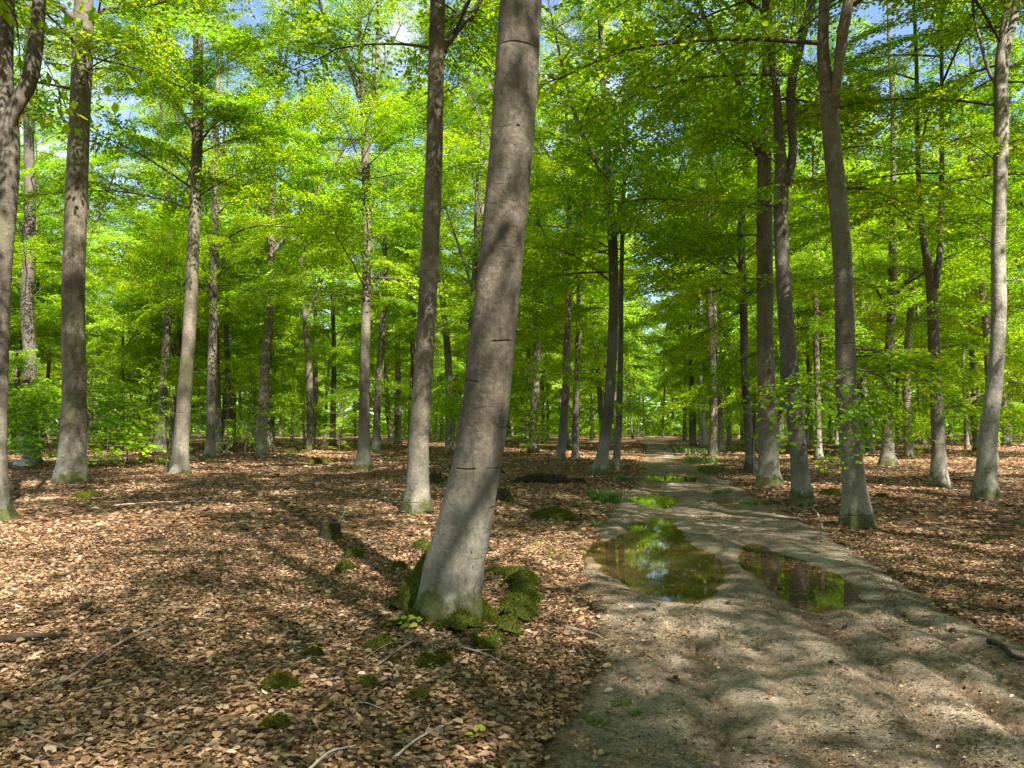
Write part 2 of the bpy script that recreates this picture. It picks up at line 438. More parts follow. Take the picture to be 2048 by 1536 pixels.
def track_z(x, y):
    x, y = np.asarray(x, float), np.asarray(y, float)
    t = x - track_c(y)
    p = np.stack([x, y, x * 0], -1)
    e = edge_in(x, y)
    ps = np.stack([x * 1.0, y * 0.35, x * 0], -1)
    z = 0.013 * wavy(ps, 0.9, 3, 7) + 0.006 * wavy(p, 3.0, 3, 8) + 0.004 * wavy(p, 7.0, 2, 10)
    wob = 0.10 * np.sin(y * 0.55) + 0.05 * np.sin(y * 1.3 + 1)
    near = smooth(9.5, 7.0, y)
    for tc, dp, wd in ((-0.62, 0.035, 0.13), (0.55, 0.035, 0.12), (0.98, 0.034, 0.09), (1.35, 0.03, 0.12), (-0.15, 0.018, 0.12)):
        u = t - tc - wob
        tread = 1 + 0.75 * np.sin(y * 42 + 3 * np.sin(u * 20)) * np.exp(-(u / wd) ** 2)
        z -= near * dp * np.exp(-(u / wd) ** 2) * tread
        z += near * 0.4 * dp * np.exp(-((np.abs(u) - 2.0 * wd) / wd) ** 2)
    far_r = smooth(11, 16, y)
    for tc in (-0.7, 0.75):
        z -= far_r * 0.03 * np.exp(-((t - tc) / 0.25) ** 2)
    sd = puddle_sd(x, y)
    z = z * smooth(-0.05, 0.35, sd) + 0.02 * smooth(0.5, 0.15, sd) * smooth(-0.1, 0.15, sd)
    z -= 0.080 * smooth(0.30, -0.55, sd) + 0.012 * smooth(0.1, -0.3, sd) * wavy(p, 1.6, 3, 9)
    return z * smooth(0.0, 0.45, e) + (1 - smooth(0.0, 0.3, e)) * -0.05
def surf_z(x, y):
    return np.maximum(ground_z(x, y), track_z(x, y) if True else 0)
def grade(lo, hi, a, b, fine, growth=1.09, most=6.0):
    mid = list(np.arange(a, b, fine))
    st, up = fine, [b]
    while up[-1] < hi:
        st = min(st * growth, most); up.append(up[-1] + st)
    st, dn = fine, [a]
    while dn[-1] > lo:
        st = min(st * growth, most); dn.append(dn[-1] - st)
    return np.array(dn[1:][::-1] + mid + up)
def grid_mesh(name, X, Y, Z, mat, keep=None):
    ny, nx = X.shape
    v = np.stack([X, Y, Z], -1).reshape(-1, 3)
    i = (np.arange(ny - 1)[:, None] * nx + np.arange(nx - 1)[None])
    q = np.stack([i, i + 1, i + nx + 1, i + nx], -1)
    if keep is not None: q = q[keep[:-1, :-1] & keep[1:, :-1] & keep[:-1, 1:] & keep[1:, 1:]]
    return mesh_np(name, v, q.reshape(-1, 4), mat, True)
gx, gy = np.meshgrid(grade(-420, 420, -6, 9, 0.12), grade(-120, 700, 1.5, 15, 0.12))
link("ground", grid_mesh("ground", gx, gy, ground_z(gx, gy), M['ground']), label="forest floor covered in brown beech leaves", kind="structure")
tt, ty = np.meshgrid(np.linspace(-2.6, 2.9, 112), grade(-12, 170, 2.8, 14, 0.055, 1.05, 2.0))
tx = track_c(ty) + tt
link("dirt_track", grid_mesh("dirt_track", tx, ty, track_z(tx, ty), M['track'], edge_in(tx, ty) > -0.25), label="rutted sandy dirt track running into the wood", kind="structure")
PUD_LABEL = {'big': "large green-reflecting puddle across the middle of the track", 'side': "brownish puddle in the rut along the track's outer edge",
             'mid': "small puddle beyond the large one on the track", 'far': "thin shallow puddle farthest along the track"}
for k, P in PUDG.items():
    lo, hi = P.min(0) - 0.35, P.max(0) + 0.35
    n = 50
    wx, wy = np.meshgrid(np.linspace(lo[0], hi[0], n), np.linspace(lo[1], hi[1], n))
    keep = (poly_sd(wx, wy, P) < 0.2) & (edge_in(wx, wy) > 0.02)
    link("puddle", grid_mesh("puddle", wx, wy, np.full(wx.shape, WATER_Z), M['water'], keep), label=PUD_LABEL[k], kind="structure")

# ------------------------------------------------------------------ leaf scatter on the ground
rng = np.random.RandomState(11)
def leaf_quads(pos, heading, normal_tilt, L, W, fold=0.25, r=None):
    """one folded rhombic leaf (a quad) per row: heading = unit vector along the leaf, normal_tilt = up vector of the leaf"""
    side = np.cross(normal_tilt, heading)
    side /= np.linalg.norm(side, axis=1)[:, None] + 1e-9
    up = np.cross(heading, side)
    L, W = L[:, None], W[:, None]
    b = pos
    tip = pos + heading * L
    mid = pos + heading * L * 0.45
    l = mid + side * W * 0.5 + up * W * fold
    rr = mid - side * W * 0.5 + up * W * fold
    n = len(pos)
    v = np.stack([b, rr, tip, l], 1).reshape(-1, 3)
    return v, np.arange(4 * n).reshape(-1, 4)
def leaf_hex(pos, heading, up0, L, W, fold, curl):
    """ovate leaf: six outline points around a folded midrib, two quads"""
    side = np.cross(up0, heading)
    side /= np.linalg.norm(side, axis=1)[:, None] + 1e-9
    up = np.cross(heading, side)
    L, W, fold, curl = L[:, None], W[:, None], fold[:, None], curl[:, None]
    b = pos
    tip = pos + heading * L * 0.97 + up * L * curl
    def p(a, s): return pos + heading * L * a + side * W * s + up * (W * abs(s) * fold * 2 + L * curl * a * a)
    v = np.stack([b, p(0.22, -0.42), p(0.62, -0.46), tip, p(0.62, 0.46), p(0.22, 0.42)], 1).reshape(-1, 3)
    n = len(pos)
    i = np.arange(n)[:, None] * 6
    return v, np.concatenate([i + np.array([[0, 1, 2, 3]]), i + np.array([[0, 3, 4, 5]])])
def scatter(n, y0, y1, fov=0.74, power=1.0):
    y = np.sqrt(rng.uniform(y0 * y0, y1 * y1, n))
    x = rng.uniform(-fov, fov, n) * y
    return x, y
def litter(name, n, y0, y1, Lm, label, hexed):
    x, y = scatter(n, y0, y1)
    e = edge_in(x, y)
    p = np.stack([x, y, x * 0], -1)
    prob = smooth(0.16, -0.22, e + 0.22 * wavy(p, 0.7, 3, 12))
    prob = np.maximum(prob, 0.045 * smooth(0.8, 0.2, e) + 0.008)
    prob = np.maximum(prob, 0.95 * (ground_z(x, y) > track_z(x, y) - 0.012))
    prob *= (puddle_sd(x, y) > 0.02) * (1 - smooth(y0 + 0.72 * (y1 - y0), y1, y) * (y1 > 12))
    prob *= np.where(hexed, 0.62 + 0.38 * smooth(-0.5, 0.2, wavy(p, 0.9, 3, 13)), 1)
    k = rng.uniform(size=n) < prob
    x, y = x[k], y[k]
    n = len(x)
    z = np.maximum(ground_z(x, y), track_z(x, y)) + np.abs(rng.normal(0, 0.012, n)) + 0.004
    a = rng.uniform(0, 6.283, n)
    pitch = rng.normal(0, 0.17, n)
    hd = np.stack([np.cos(a) * np.cos(pitch), np.sin(a) * np.cos(pitch), np.sin(pitch)], -1)
    up = np.stack([rng.normal(0, 0.28, n), rng.normal(0, 0.28, n), np.ones(n)], -1)
    L = Lm * np.clip(rng.lognormal(0, 0.32, n), 0.4, 1.7)
    pos = np.stack([x, y, z], -1) - hd * L[:, None] * 0.5
    if hexed:
        v, q = leaf_hex(pos, hd, up, L, L * rng.uniform(0.5, 0.72, n), rng.normal(0.10, 0.17, n), rng.normal(0.02, 0.11, n))
    else:
        v, q = leaf_quads(pos, hd, up, L, L * 0.66, 0.12)
    link(name, mesh_np(name, v, q, M['litter']), label=label, kind="stuff")
litter("leaf_litter", 160000, 3.2, 11.5, 0.042, "brown dead beech leaves strewn over the near forest floor", True)
litter("leaf_litter", 100000, 3.2, 11.5, 0.026, "small crumbled leaf fragments between the near dead leaves", False)
litter("leaf_litter", 135000, 11.0, 36.0, 0.088, "brown dead beech leaves over the middle of the forest floor", False)
litter("leaf_litter", 75000, 28.0, 80.0, 0.17, "brown dead beech leaves far back on the forest floor", False)

def debris(n, y0, y1, size):
    x, y = scatter(n, y0, y1)
    e = edge_in(x, y)
    p = np.stack([x, y * 0.5, x * 0], -1)
    k = (e > 0.0) & (puddle_sd(x, y) > 0.08) & (rng.uniform(size=n) < 0.25 + 0.75 * smooth(-0.1, 0.5, wavy(p, 0.8, 3, 14)))
    x, y = x[k], y[k]
    n = len(x)
    z = track_z(x, y) + 0.004
    a = rng.uniform(0, 6.283, n)
    hd = np.stack([np.cos(a), np.sin(a), rng.normal(0, 0.2, n)], -1)
    up = np.stack([rng.normal(0, 0.4, n), rng.normal(0, 0.4, n), np.ones(n)], -1)
    L = size * rng.uniform(0.4, 1.5, n)
    return leaf_quads(np.stack([x, y, z], -1), hd, up, L, L * rng.uniform(0.2, 0.7, n), 0.2)
dA = Acc()
dA.add(*debris(120000, 3.2, 9, 0.021))
dA.add(*debris(50000, 8, 22, 0.036))
link("track_debris", dA.mesh("track_debris", M['debris']), label="fine twigs, bud scales and leaf crumbs on the dirt track", kind="stuff")
fx = np.concatenate([rng.uniform(P[:, 0].min(), P[:, 0].max(), 5200) for P in PUDG.values()])
fy = np.concatenate([rng.uniform(P[:, 1].min(), P[:, 1].max(), 5200) for P in PUDG.values()])
psd = np.min([poly_sd(fx, fy, P) for P in PUDG.values()], axis=0)
fp = np.stack([fx, fy, fx * 0], -1)
k = (psd < -0.02) & (rng.uniform(size=len(fx)) < 0.04 + 0.4 * smooth(2.6, 3.6, fx) * smooth(12, 9, fy) + 0.3 * smooth(-0.18, -0.02, psd) + 0.25 * smooth(0.1, 0.6, wavy(fp, 0.8, 3, 15)))
fx, fy = fx[k], fy[k]
n = len(fx)
a = rng.uniform(0, 6.283, n)
L = rng.uniform(0.012, 0.042, n)
v, q = leaf_quads(np.stack([fx, fy, np.full(n, WATER_Z + 0.003)], -1), np.stack([np.cos(a), np.sin(a), a * 0], -1), np.tile([0, 0, 1.0], (n, 1)), L, L * 0.5, 0.0)
link("floating_debris", mesh_np("floating_debris", v, q, M['floating']), label="tan bud scales floating on the puddles", kind="stuff")

# ------------------------------------------------------------------ boughs
def bough(seed, L=4.0, leaf=0.085, twsp=0.125, lsp=0.05, side_n=17, hexed=False, lift=0.10, k0=6):
    r = np.random.RandomState(seed)
    wood, lv = Acc(), Acc()
    n = 11
    u = np.linspace(0, 1, n)
    ax = np.stack([L * u, L * 0.05 * np.cumsum(r.normal(0, 0.35, n)) * u, L * (lift * np.sin(u * 2.6) - 0.10 * u ** 2) + r.normal(0, 0.02, n) * L * 0.25 * u], -1)
    rad = L * (0.0062 * (1 - u) ** 0.9 + 0.0010)
    wood.add(*tube(ax, rad, k0))
    twigs = []
    def at(P, t):
        f = t * (len(P) - 1); i = min(int(f), len(P) - 2); return P[i] + (P[i + 1] - P[i]) * (f - i), P[i + 1] - P[i]
    def run_twigs(P, length, start, tl0):
        m = int(length * (1 - start) / twsp)
        for j in range(m):
            t = start + (1 - start) * (j + 0.5 + r.uniform(-0.3, 0.3)) / m
            p, d = at(P, min(t, 0.999))
            twigs.append((p, d, (1 if j % 2 else -1), tl0 * (1 - 0.55 * t) * r.uniform(0.6, 1.25)))
    run_twigs(ax, L, 0.35, L * 0.11)
    for i in range(side_n):
        t = 0.13 + 0.85 * (i + r.uniform(-0.3, 0.3)) / side_n
        if r.uniform() < 0.12: continue
        p, d = at(ax, t)
        s = 1 if i % 2 else -1
        ln = L * 0.46 * (1 - 0.72 * t) * min(1, 0.45 + 2.2 * t) * r.uniform(0.6, 1.25)
        base = math.atan2(d[1], d[0])
        a0 = base + s * r.uniform(0.75, 1.1)
        a1 = base + s * r.uniform(0.35, 0.75)
        m = 6
        w = np.linspace(0, 1, m)
        an = a0 + (a1 - a0) * w
        st = np.stack([np.cos(an), np.sin(an), r.uniform(-0.25, 0.35) - 0.45 * w + r.normal(0, 0.07, m)], -1) * ln / (m - 1)
        P = p + np.concatenate([[[0, 0, 0]], np.cumsum(st, 0)[:-1]])
        wood.add(*tube(P, L * (0.0019 * (1 - w) + 0.0005), 4, False))
        run_twigs(P, ln, 0.12, L * 0.10)
    for (p, d, s, tl) in twigs:
        a = math.atan2(d[1], d[0]) + s * r.uniform(0.5, 0.95)
        m = max(3, int(tl / lsp))
        w = (np.arange(m) + 0.6) / m
        droop = r.uniform(-0.6, 0.15)
        pos = p + np.stack([np.cos(a) * w * tl, np.sin(a) * w * tl, droop * w * w * tl], -1)
        ha = a + np.where(np.arange(m) % 2, 1, -1) * r.uniform(0.5, 1.0, m) * (1 - 0.6 * w)
        hd = np.stack([np.cos(ha), np.sin(ha), r.normal(-0.12, 0.2, m)], -1)
        hd /= np.linalg.norm(hd, axis=1)[:, None]
        up = np.stack([r.normal(0, 0.62, m), r.normal(0, 0.62, m), np.ones(m)], -1)
        LL = leaf * r.uniform(0.7, 1.2, m)
        pos = pos + np.stack([np.zeros(m), np.zeros(m), r.normal(0, 0.03, m)], -1)
        if hexed: lv.add(*leaf_hex(pos, hd, up, LL, LL * 0.66, r.normal(0.12, 0.08, m), r.normal(-0.06, 0.08, m)))
        else: lv.add(*leaf_quads(pos, hd, up, LL, LL * 0.72, 0.10))
    return wood.arrays(), lv.arrays()
NB = 5
near_b = [bough(100 + i, leaf=0.092, twsp=0.072, lsp=0.046, side_n=26) for i in range(NB)]
mid_b = [bough(200 + i, leaf=0.13, twsp=0.085, lsp=0.066, side_n=25, k0=4) for i in range(5)]
print("near leaves", [len(b[1][0]) // 4 for b in near_b], "mid", [len(b[1][0]) // 4 for b in mid_b])
thin_b = [bough(500 + i, leaf=0.118, twsp=0.2, lsp=0.075, side_n=20, k0=4) for i in range(4)]
small_b = [bough(300 + i, L=1.6, leaf=0.085, twsp=0.12, lsp=0.052, side_n=9, k0=4) for i in range(4)]
hero_b = [bough(400 + i, L=2.4, leaf=0.082, twsp=0.10, lsp=0.045, side_n=14, hexed=True) for i in range(3)]
BWOOD = {'near': [mesh_np("branch", *b[0], M['twig'], True) for b in near_b], 'hero': [mesh_np("branch", *b[0], M['twig'], True) for b in hero_b], 'small': [mesh_np("branch", *b[0], M['twig'], True) for b in small_b]}
BLEAF = {'near': [mesh_np("foliage", *b[1], M['leaf']) for b in near_b], 'hero': [mesh_np("foliage", *b[1], M['leaf']) for b in hero_b], 'small': [mesh_np("foliage", *b[1], M['leaf']) for b in small_b]}
BLEN = {'near': 4.0, 'hero': 2.4, 'small': 1.6}
def bmat(p, az, el, s, roll=0.0):
    X = Vector((math.cos(el) * math.cos(az), math.cos(el) * math.sin(az), math.sin(el)))
    Y = Vector((-math.sin(az), math.cos(az), 0))
    Z = X.cross(Y)
    R = Matrix((X, Y, Z)).transposed() @ Matrix.Rotation(roll, 3, 'X')
    m = (R * s).to_4x4()
    m.translation = Vector(p)
    return m
def add_bough(tree, p, az, el, s, roll, kind, i, flip=False):
    mt = bmat(p, az, el, s, roll)
    if flip: mt = mt @ Matrix.Diagonal((1, -1, 1, 1))
    b = link("branch", BWOOD[kind][i % len(BWOOD[kind])], tree, mw=mt)
    link("foliage", BLEAF[kind][i % len(BLEAF[kind])], b)
    return b
def put_arr(acc, arr, mt):
    m = np.array(mt)
    acc.add(arr[0] @ m[:3, :3].T + m[:3, 3], arr[1])

# ------------------------------------------------------------------ trees traced from the photograph
def trunk_mesh(name, z, cx, cyy, r, mat, seed, sides=24, flare=0.45, lobes=5, fl_h=0.22):
    rs = np.random.RandomState(seed)
    th = np.arange(sides) * 2 * math.pi / sides
    ph = rs.uniform(0, 6.28)
    T, Z = np.meshgrid(th, z)
    R = np.repeat(r[:, None], sides, 1)
    lob = 0.55 + 0.45 * np.cos(lobes * T + ph + 0.6 * np.sin(2 * T + ph))
    zz = np.clip(Z, 0, None)
    R = R * (1 + flare * lob * np.exp(-zz / fl_h) + 0.06 * lob * np.exp(-zz / (fl_h * 4)))
    P = np.stack([np.cos(T) * 0.6 + seed * 3.1, np.sin(T) * 0.6, Z * 0.55], -1)
    R = R * (1 + 0.030 * wavy(P, 0.8, 3, seed % 9) + 0.012 * wavy(P, 3.0, 2, seed % 7))
    v = np.stack([cx[:, None] + np.cos(T) * R, cyy[:, None] + np.sin(T) * R, Z], -1).reshape(-1, 3)
    n = len(z)
    i = np.arange(n - 1)[:, None] * sides
    j = np.arange(sides)[None]
    q = np.stack([i + j, i + (j + 1) % sides, i + sides + (j + 1) % sides, i + sides + j], -1).reshape(-1, 4)
    return mesh_np(name, v, q, mat, True)
GA = 2.39996
HEROES = {}
HERO_XY = []
def hero(key, base_y, pts, label, limbs=(), H=24.0, hb=9.0, nb=20, mat='bark', flare=0.6, moss_sides=24, Y=None, seed=None, blen=1.05, kind='near', fork_top=None, fl_h=0.27):
    """pts: (px, py, width px) from the base up; limbs: lists of the same for forked stems"""
    seed = seed if seed is not None else len(HEROES) + 1
    rs = np.random.RandomState(seed * 13 + 1)
    if Y is None: Y = ground(pts[0][0], base_y)[1]
    b0, t0 = at_depth(pts[0][0], base_y, Y)
    bz = float(soil(b0[0], Y)) - 0.04
    base = np.array([b0[0], Y, bz])
    tree = link("beech_tree", None, loc=base, label=label, cat="tree", group="beech trees")
    tree.empty_display_size = 0.2
    Z, X, R = [], [], []
    for (px, py, w) in pts:
        p, t = at_depth(px, py, Y)
        Z.append(p[2] - bz); X.append(p[0] - base[0]); R.append(w / F * t / 2)
    Z[0] = min(Z[0], 0.02)
    top = H
    if fork_top is None:
        lean = (X[-1] - X[-2]) / max(Z[-1] - Z[-2], 0.1)
        lean = max(-0.12, min(0.12, lean))
        zz, xx = Z[-1], X[-1]
        for kx in range(4):
            dz = (H - Z[-1 - kx if False else len(pts) - 1]) / 4
            zz += dz; lean *= 0.6; xx += lean * dz + rs.normal(0, 0.12)
            Z.append(zz); X.append(xx)
            R.append(max(0.025, R[len(pts) - 1] * (1 - 0.92 * (kx + 1) / 4)))
    else:
        top = Z[-1]
    Z, X, R = np.array(Z), np.array(X), np.array(R)
    zs = np.concatenate([np.linspace(-0.25, 0.6, 14), np.arange(0.75, min(9, top), 0.22), np.arange(max(0.8, min(9, top)), top, 0.6), [top]])
    zs = np.unique(np.round(zs, 4))
    def sm(f):
        q = np.interp(zs, Z, f); qq = q.copy()
        for _ in range(3):
            qq[1:-1] = 0.25 * qq[:-2] + 0.5 * qq[1:-1] + 0.25 * qq[2:]
        return qq
    xs, rr = sm(X), sm(R)
    yo = 0.10 * np.sin(zs * 0.33 + rs.uniform(0, 6)) * smooth(0.5, 4, zs)
    tk = link("trunk", trunk_mesh("trunk", zs, xs, yo, rr, M[mat], seed, 28 if Y < 14 else 18, flare, rs.randint(4, 7), fl_h), tree)
    stems = [(zs, xs, yo, rr)]
    for lp in limbs:
        P, W = [], []
        dy = rs.uniform(-0.25, 0.25)
        for i, (px, py, w) in enumerate(lp):
            p, t = at_depth(px, py, Y)
            P.append([p[0] - base[0], dy * i / max(len(lp) - 1, 1), p[2] - bz]); W.append(w / F * t / 2)
        d = np.array(P[-1]) - np.array(P[-2]); d /= np.linalg.norm(d)
        if W[-1] > 0.05:       # a forked stem carries on to the crown
            for kx in range(3):
                d = d * 0.7 + np.array([0, 0, 0.3]); d /= np.linalg.norm(d)
                step = max(0.8, (H * 0.92 - P[-1][2]) / 3 if kx == 0 else step)
                P.append(list(np.array(P[-1]) + d * step)); W.append(max(0.02, W[len(lp) - 1] * (1 - 0.32 * (kx + 1))))
        else:
            for kx in range(2):
                P.append(list(np.array(P[-1]) + d * 0.8 + np.array([0, rs.uniform(-0.3, 0.3), 0.15]))); W.append(W[-1] * 0.6)
        cv = curve(np.concatenate([np.array(P), np.array(W)[:, None]], 1), 6 * len(P))
        v, pl = tube(cv[:, :3], np.maximum(cv[:, 3], 0.008), 14 if W[0] > 0.06 else 8)
        link("limb", mesh_np("limb", v, pl, M[mat], True), tree)
        if W[0] > 0.06: stems.append((cv[:, 2], cv[:, 0], cv[:, 1], cv[:, 3]))
        m = max(2, int(len(cv) / 7))
        for kx in range(m):
            c = cv[int(len(cv) * (0.45 + 0.5 * kx / m))]
            if c[2] > hb * 0.6:
                add_bough(tree, c[:3], rs.uniform(0, 6.28), rs.uniform(0.0, 0.5), rs.uniform(0.5, 0.85) * blen, rs.normal(0, 0.2), kind, rs.randint(9), rs.uniform() < 0.5)
    HEROES[key] = dict(tree=tree, base=base, Y=Y, z=zs, x=xs, y=yo, r=rr)
    HERO_XY.append((base[0], Y))
    az = rs.uniform(0, 6.28)
    nb = int(nb * 1.95)
    for i in range(nb):
        f = (i + rs.uniform(-0.3, 0.3)) / nb
        st = stems[i % len(stems)]
        hmax = st[0][-1]
        h = hb + (hmax - 0.6 - hb) * max(0, f) ** 0.9
        h = min(max(h, hb), hmax - 0.2)
        p = [np.interp(h, st[0], st[1]), np.interp(h, st[0], st[2]), h]
        az += GA + rs.normal(0, 0.35)
        el = 0.02 + 0.75 * f + rs.normal(0, 0.25)
        s = blen * (1.15 - 0.62 * f) * rs.uniform(0.75, 1.2)
        add_bough(tree, p, az, el, s, rs.normal(0, 0.42), kind, rs.randint(99), rs.uniform() < 0.5)
    return tree

hero('T1', 1236, [(893, 1240, 130), (897, 1200, 122), (905, 1150, 120), (913, 1100, 117), (927, 1050, 110), (939, 1000, 105), (952, 950, 99), (962, 900, 95), (969, 850, 94), (974, 800, 93), (982, 700, 91), (994, 600, 88), (1005, 500, 87), (1013, 400, 88), (1023, 300, 87), (1031, 200, 85), (1037, 100, 85), (1042, 0, 84)],
     "thick leaning grey beech with mossy roots beside the track", H=23, hb=10.5, nb=20, flare=0.42, blen=1.2, fl_h=0.17)
hero('T2', 1030, [(836, 1030, 52), (836, 1000, 45), (836, 900, 41), (843, 800, 39), (850, 700, 38), (856, 600, 37), (861, 500, 35), (866, 400, 35), (870, 300, 33), (872, 200, 33), (874, 100, 32), (875, 0, 31)],
     "straight slim grey beech just behind the big leaning trunk", [[(880, 105, 16), (893, 85, 14), (915, 55, 13), (938, 25, 12), (955, 0, 11)]], hb=8.5)
hero('T3', 966, [(142, 966, 62), (143, 930, 53), (144, 900, 49), (150, 800, 44), (150, 700, 43), (150, 600, 42), (153, 500, 41), (156, 400, 41), (158, 300, 40), (161, 200, 38), (162, 100, 38), (165, 30, 40), (165, 0, 33)],
     "stout beech with a long vertical bark crack and two spreading limbs at top", [[(158, 45, 16), (138, 28, 13), (118, 12, 11), (100, 0, 10)], [(170, 42, 15), (190, 25, 12), (215, 14, 11), (250, 5, 9), (315, -4, 7)]], hb=11.5, flare=0.3)
hero('T4', 950, [(358, 950, 36), (360, 920, 31), (362, 890, 29), (369, 800, 28), (379, 700, 25), (384, 600, 25), (387, 500, 23), (390, 400, 22), (392, 300, 21), (394, 200, 20), (394, 100, 19), (395, 0, 18)],
     "tall slender beech leaning slightly, its limb rising left high up", [[(388, 262, 9), (376, 240, 8), (352, 205, 7), (338, 170, 7), (328, 130, 6), (318, 95, 5)]], hb=9)
hero('T5', 921, [(418, 921, 24), (421, 890, 18), (422, 850, 17), (425, 700, 17), (426, 600, 16), (428, 500, 15), (430, 400, 14), (431, 340, 13), (433, 200, 12)],
     "slim straight beech behind the tall slender one, one branch arching right", [[(433, 505, 5), (445, 490, 5), (470, 468, 4), (520, 452, 4), (590, 456, 3)]], hb=7)
hero('T6', 907, [(316, 907, 26), (322, 870, 20), (326, 800, 17), (331, 700, 16), (334, 600, 15), (334, 500, 14), (335, 400, 13), (336, 300, 12)],
     "straight dark beech with spreading root feet, left of the tall slender one", hb=7.5, flare=0.7)
hero('T7', 882, [(264, 882, 16), (264, 850, 14), (265, 800, 13), (268, 700, 12), (270, 650, 12), (272, 560, 10), (273, 480, 9), (275, 420, 8)],
     "thin beech with a dead branch reaching up and left", [[(268, 592, 5), (250, 565, 4), (222, 540, 3), (195, 512, 3)]], hb=8, nb=16)
hero('T8', 897, [(536, 897, 20), (537, 870, 15), (537, 800, 13), (539, 700, 13), (541, 640, 12), (543, 540, 11)],
     "slim beech standing in the open middle of the left wood", hb=6, nb=18, flare=0.6)
hero('T9', 888, [(464, 888, 15), (465, 850, 12), (467, 750, 11), (473, 620, 10), (476, 520, 9)],
     "thin beech right of the one with the arching branch", hb=7, nb=16)
hero('T10', 943, [(726, 943, 32), (728, 900, 24), (729, 800, 20), (731, 700, 19), (733, 600, 18), (734, 500, 18), (732, 400, 17), (730, 300, 16), (729, 225, 16), (722, 150, 11), (719, 90, 9)],
     "upright beech forking into three stems high up, left of the leaning trunk", [[(727, 235, 10), (710, 165, 9), (688, 108, 8), (655, 50, 7), (642, 15, 6)], [(731, 230, 10), (745, 188, 9), (751, 140, 8), (752, 80, 7)], [(738, 445, 5), (746, 410, 5), (745, 375, 4), (738, 362, 3)]], hb=6.5, nb=22)
hero('T11', 906, [(752, 906, 19), (753, 870, 15), (757, 760, 13), (763, 700, 12), (766, 640, 11), (770, 560, 10)],
     "thin beech close behind the three-stemmed beech", hb=6.5, nb=16)
hero('T12', 882, [(796, 882, 10), (796, 840, 9), (797, 780, 8), (797, 690, 8), (799, 600, 7)],
     "thin whitish sunlit trunk left of the straight slim grey beech", hb=7, nb=12, mat='bark_pale')  # whitish bark whose colour also carries the sunlight on it
hero('T13', 908, [(1066, 908, 20), (1068, 850, 17), (1071, 770, 16), (1075, 700, 14), (1073, 640, 13), (1071, 590, 12), (1070, 520, 11), (1074, 420, 10)],
     "slim beech with a slight kink just right of the leaning trunk", hb=7.5, nb=18)
hero('T14', 949, [(1197, 949, 34), (1203, 920, 26), (1208, 895, 23), (1214, 850, 21), (1219, 800, 21), (1225, 700, 20), (1228, 600, 20), (1226, 500, 19), (1218, 400, 18), (1213, 300, 16), (1210, 240, 14), (1205, 160, 12)],
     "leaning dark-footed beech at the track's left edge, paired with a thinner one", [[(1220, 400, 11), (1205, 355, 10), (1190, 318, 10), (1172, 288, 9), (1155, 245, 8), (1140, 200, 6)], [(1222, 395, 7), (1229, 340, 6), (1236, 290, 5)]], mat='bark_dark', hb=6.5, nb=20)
hero('T15', 941, [(1231, 941, 17), (1234, 900, 14), (1238, 850, 13), (1240, 750, 12), (1242, 650, 10), (1243, 560, 9), (1246, 450, 8)],
     "thinner companion stem of the leaning beech at the track's left edge", hb=8, nb=12, mat='bark_dark')
hero('T16', 912, [(934, 912, 24), (938, 800, 20), (946, 650, 19), (954, 520, 18), (962, 420, 19), (963, 350, 22), (953, 300, 18), (946, 250, 15), (942, 200, 13), (932, 130, 10), (928, 90, 9)],
     "forked beech mostly hidden behind the leaning trunk", [[(967, 360, 14), (975, 310, 13), (978, 260, 13), (977, 200, 12), (986, 130, 11), (990, 60, 10)]], hb=9, nb=18)
hero('T17', 976, [(1540, 976, 46), (1538, 950, 39), (1537, 900, 37), (1535, 800, 34), (1533, 700, 33), (1532, 600, 32), (1531, 500, 31), (1530, 400, 30), (1528, 300, 26), (1527, 200, 20), (1531, 100, 16), (1536, 20, 14)],
     "thick upright beech with leaf-shadow mottling right of the track", [[(1521, 310, 13), (1508, 280, 12), (1490, 210, 11), (1471, 143, 10), (1427, 66, 9)]], hb=7.5, nb=24)
hero('T18', 1011, [(1605, 1011, 44), (1603, 980, 36), (1600, 940, 33), (1597, 900, 32), (1591, 850, 33), (1585, 800, 34), (1576, 700, 32), (1569, 600, 29), (1565, 500, 28), (1563, 400, 28), (1568, 350, 30), (1562, 300, 20), (1558, 200, 16), (1552, 130, 15), (1543, 70, 15), (1533, 20, 13)],
     "dark leaning beech forking into a narrow V, right of the track", [[(1571, 368, 20), (1583, 330, 18), (1587, 290, 16), (1585, 245, 17), (1584, 200, 17), (1589, 150, 16), (1601, 100, 17), (1613, 50, 17), (1627, 0, 18)]], mat='bark_dark', hb=8.5, nb=22, flare=0.5)  # foliage shadow on this trunk is put into its darker bark colour
hero('T19', 1055, [(1716, 1055, 52), (1712, 1000, 45), (1707, 950, 41), (1700, 900, 40), (1696, 850, 39), (1691, 800, 39), (1690, 700, 38), (1689, 600, 37), (1686, 500, 36), (1679, 400, 36), (1669, 300, 35), (1663, 200, 33), (1655, 150, 26), (1649, 100, 23), (1651, 40, 21), (1654, 0, 20)],
     "gently curved bare beech nearest the track on its right side", [[(1667, 215, 20), (1671, 170, 18), (1677, 110, 20), (1682, 50, 22), (1692, 0, 21)]], hb=8.0, nb=22)
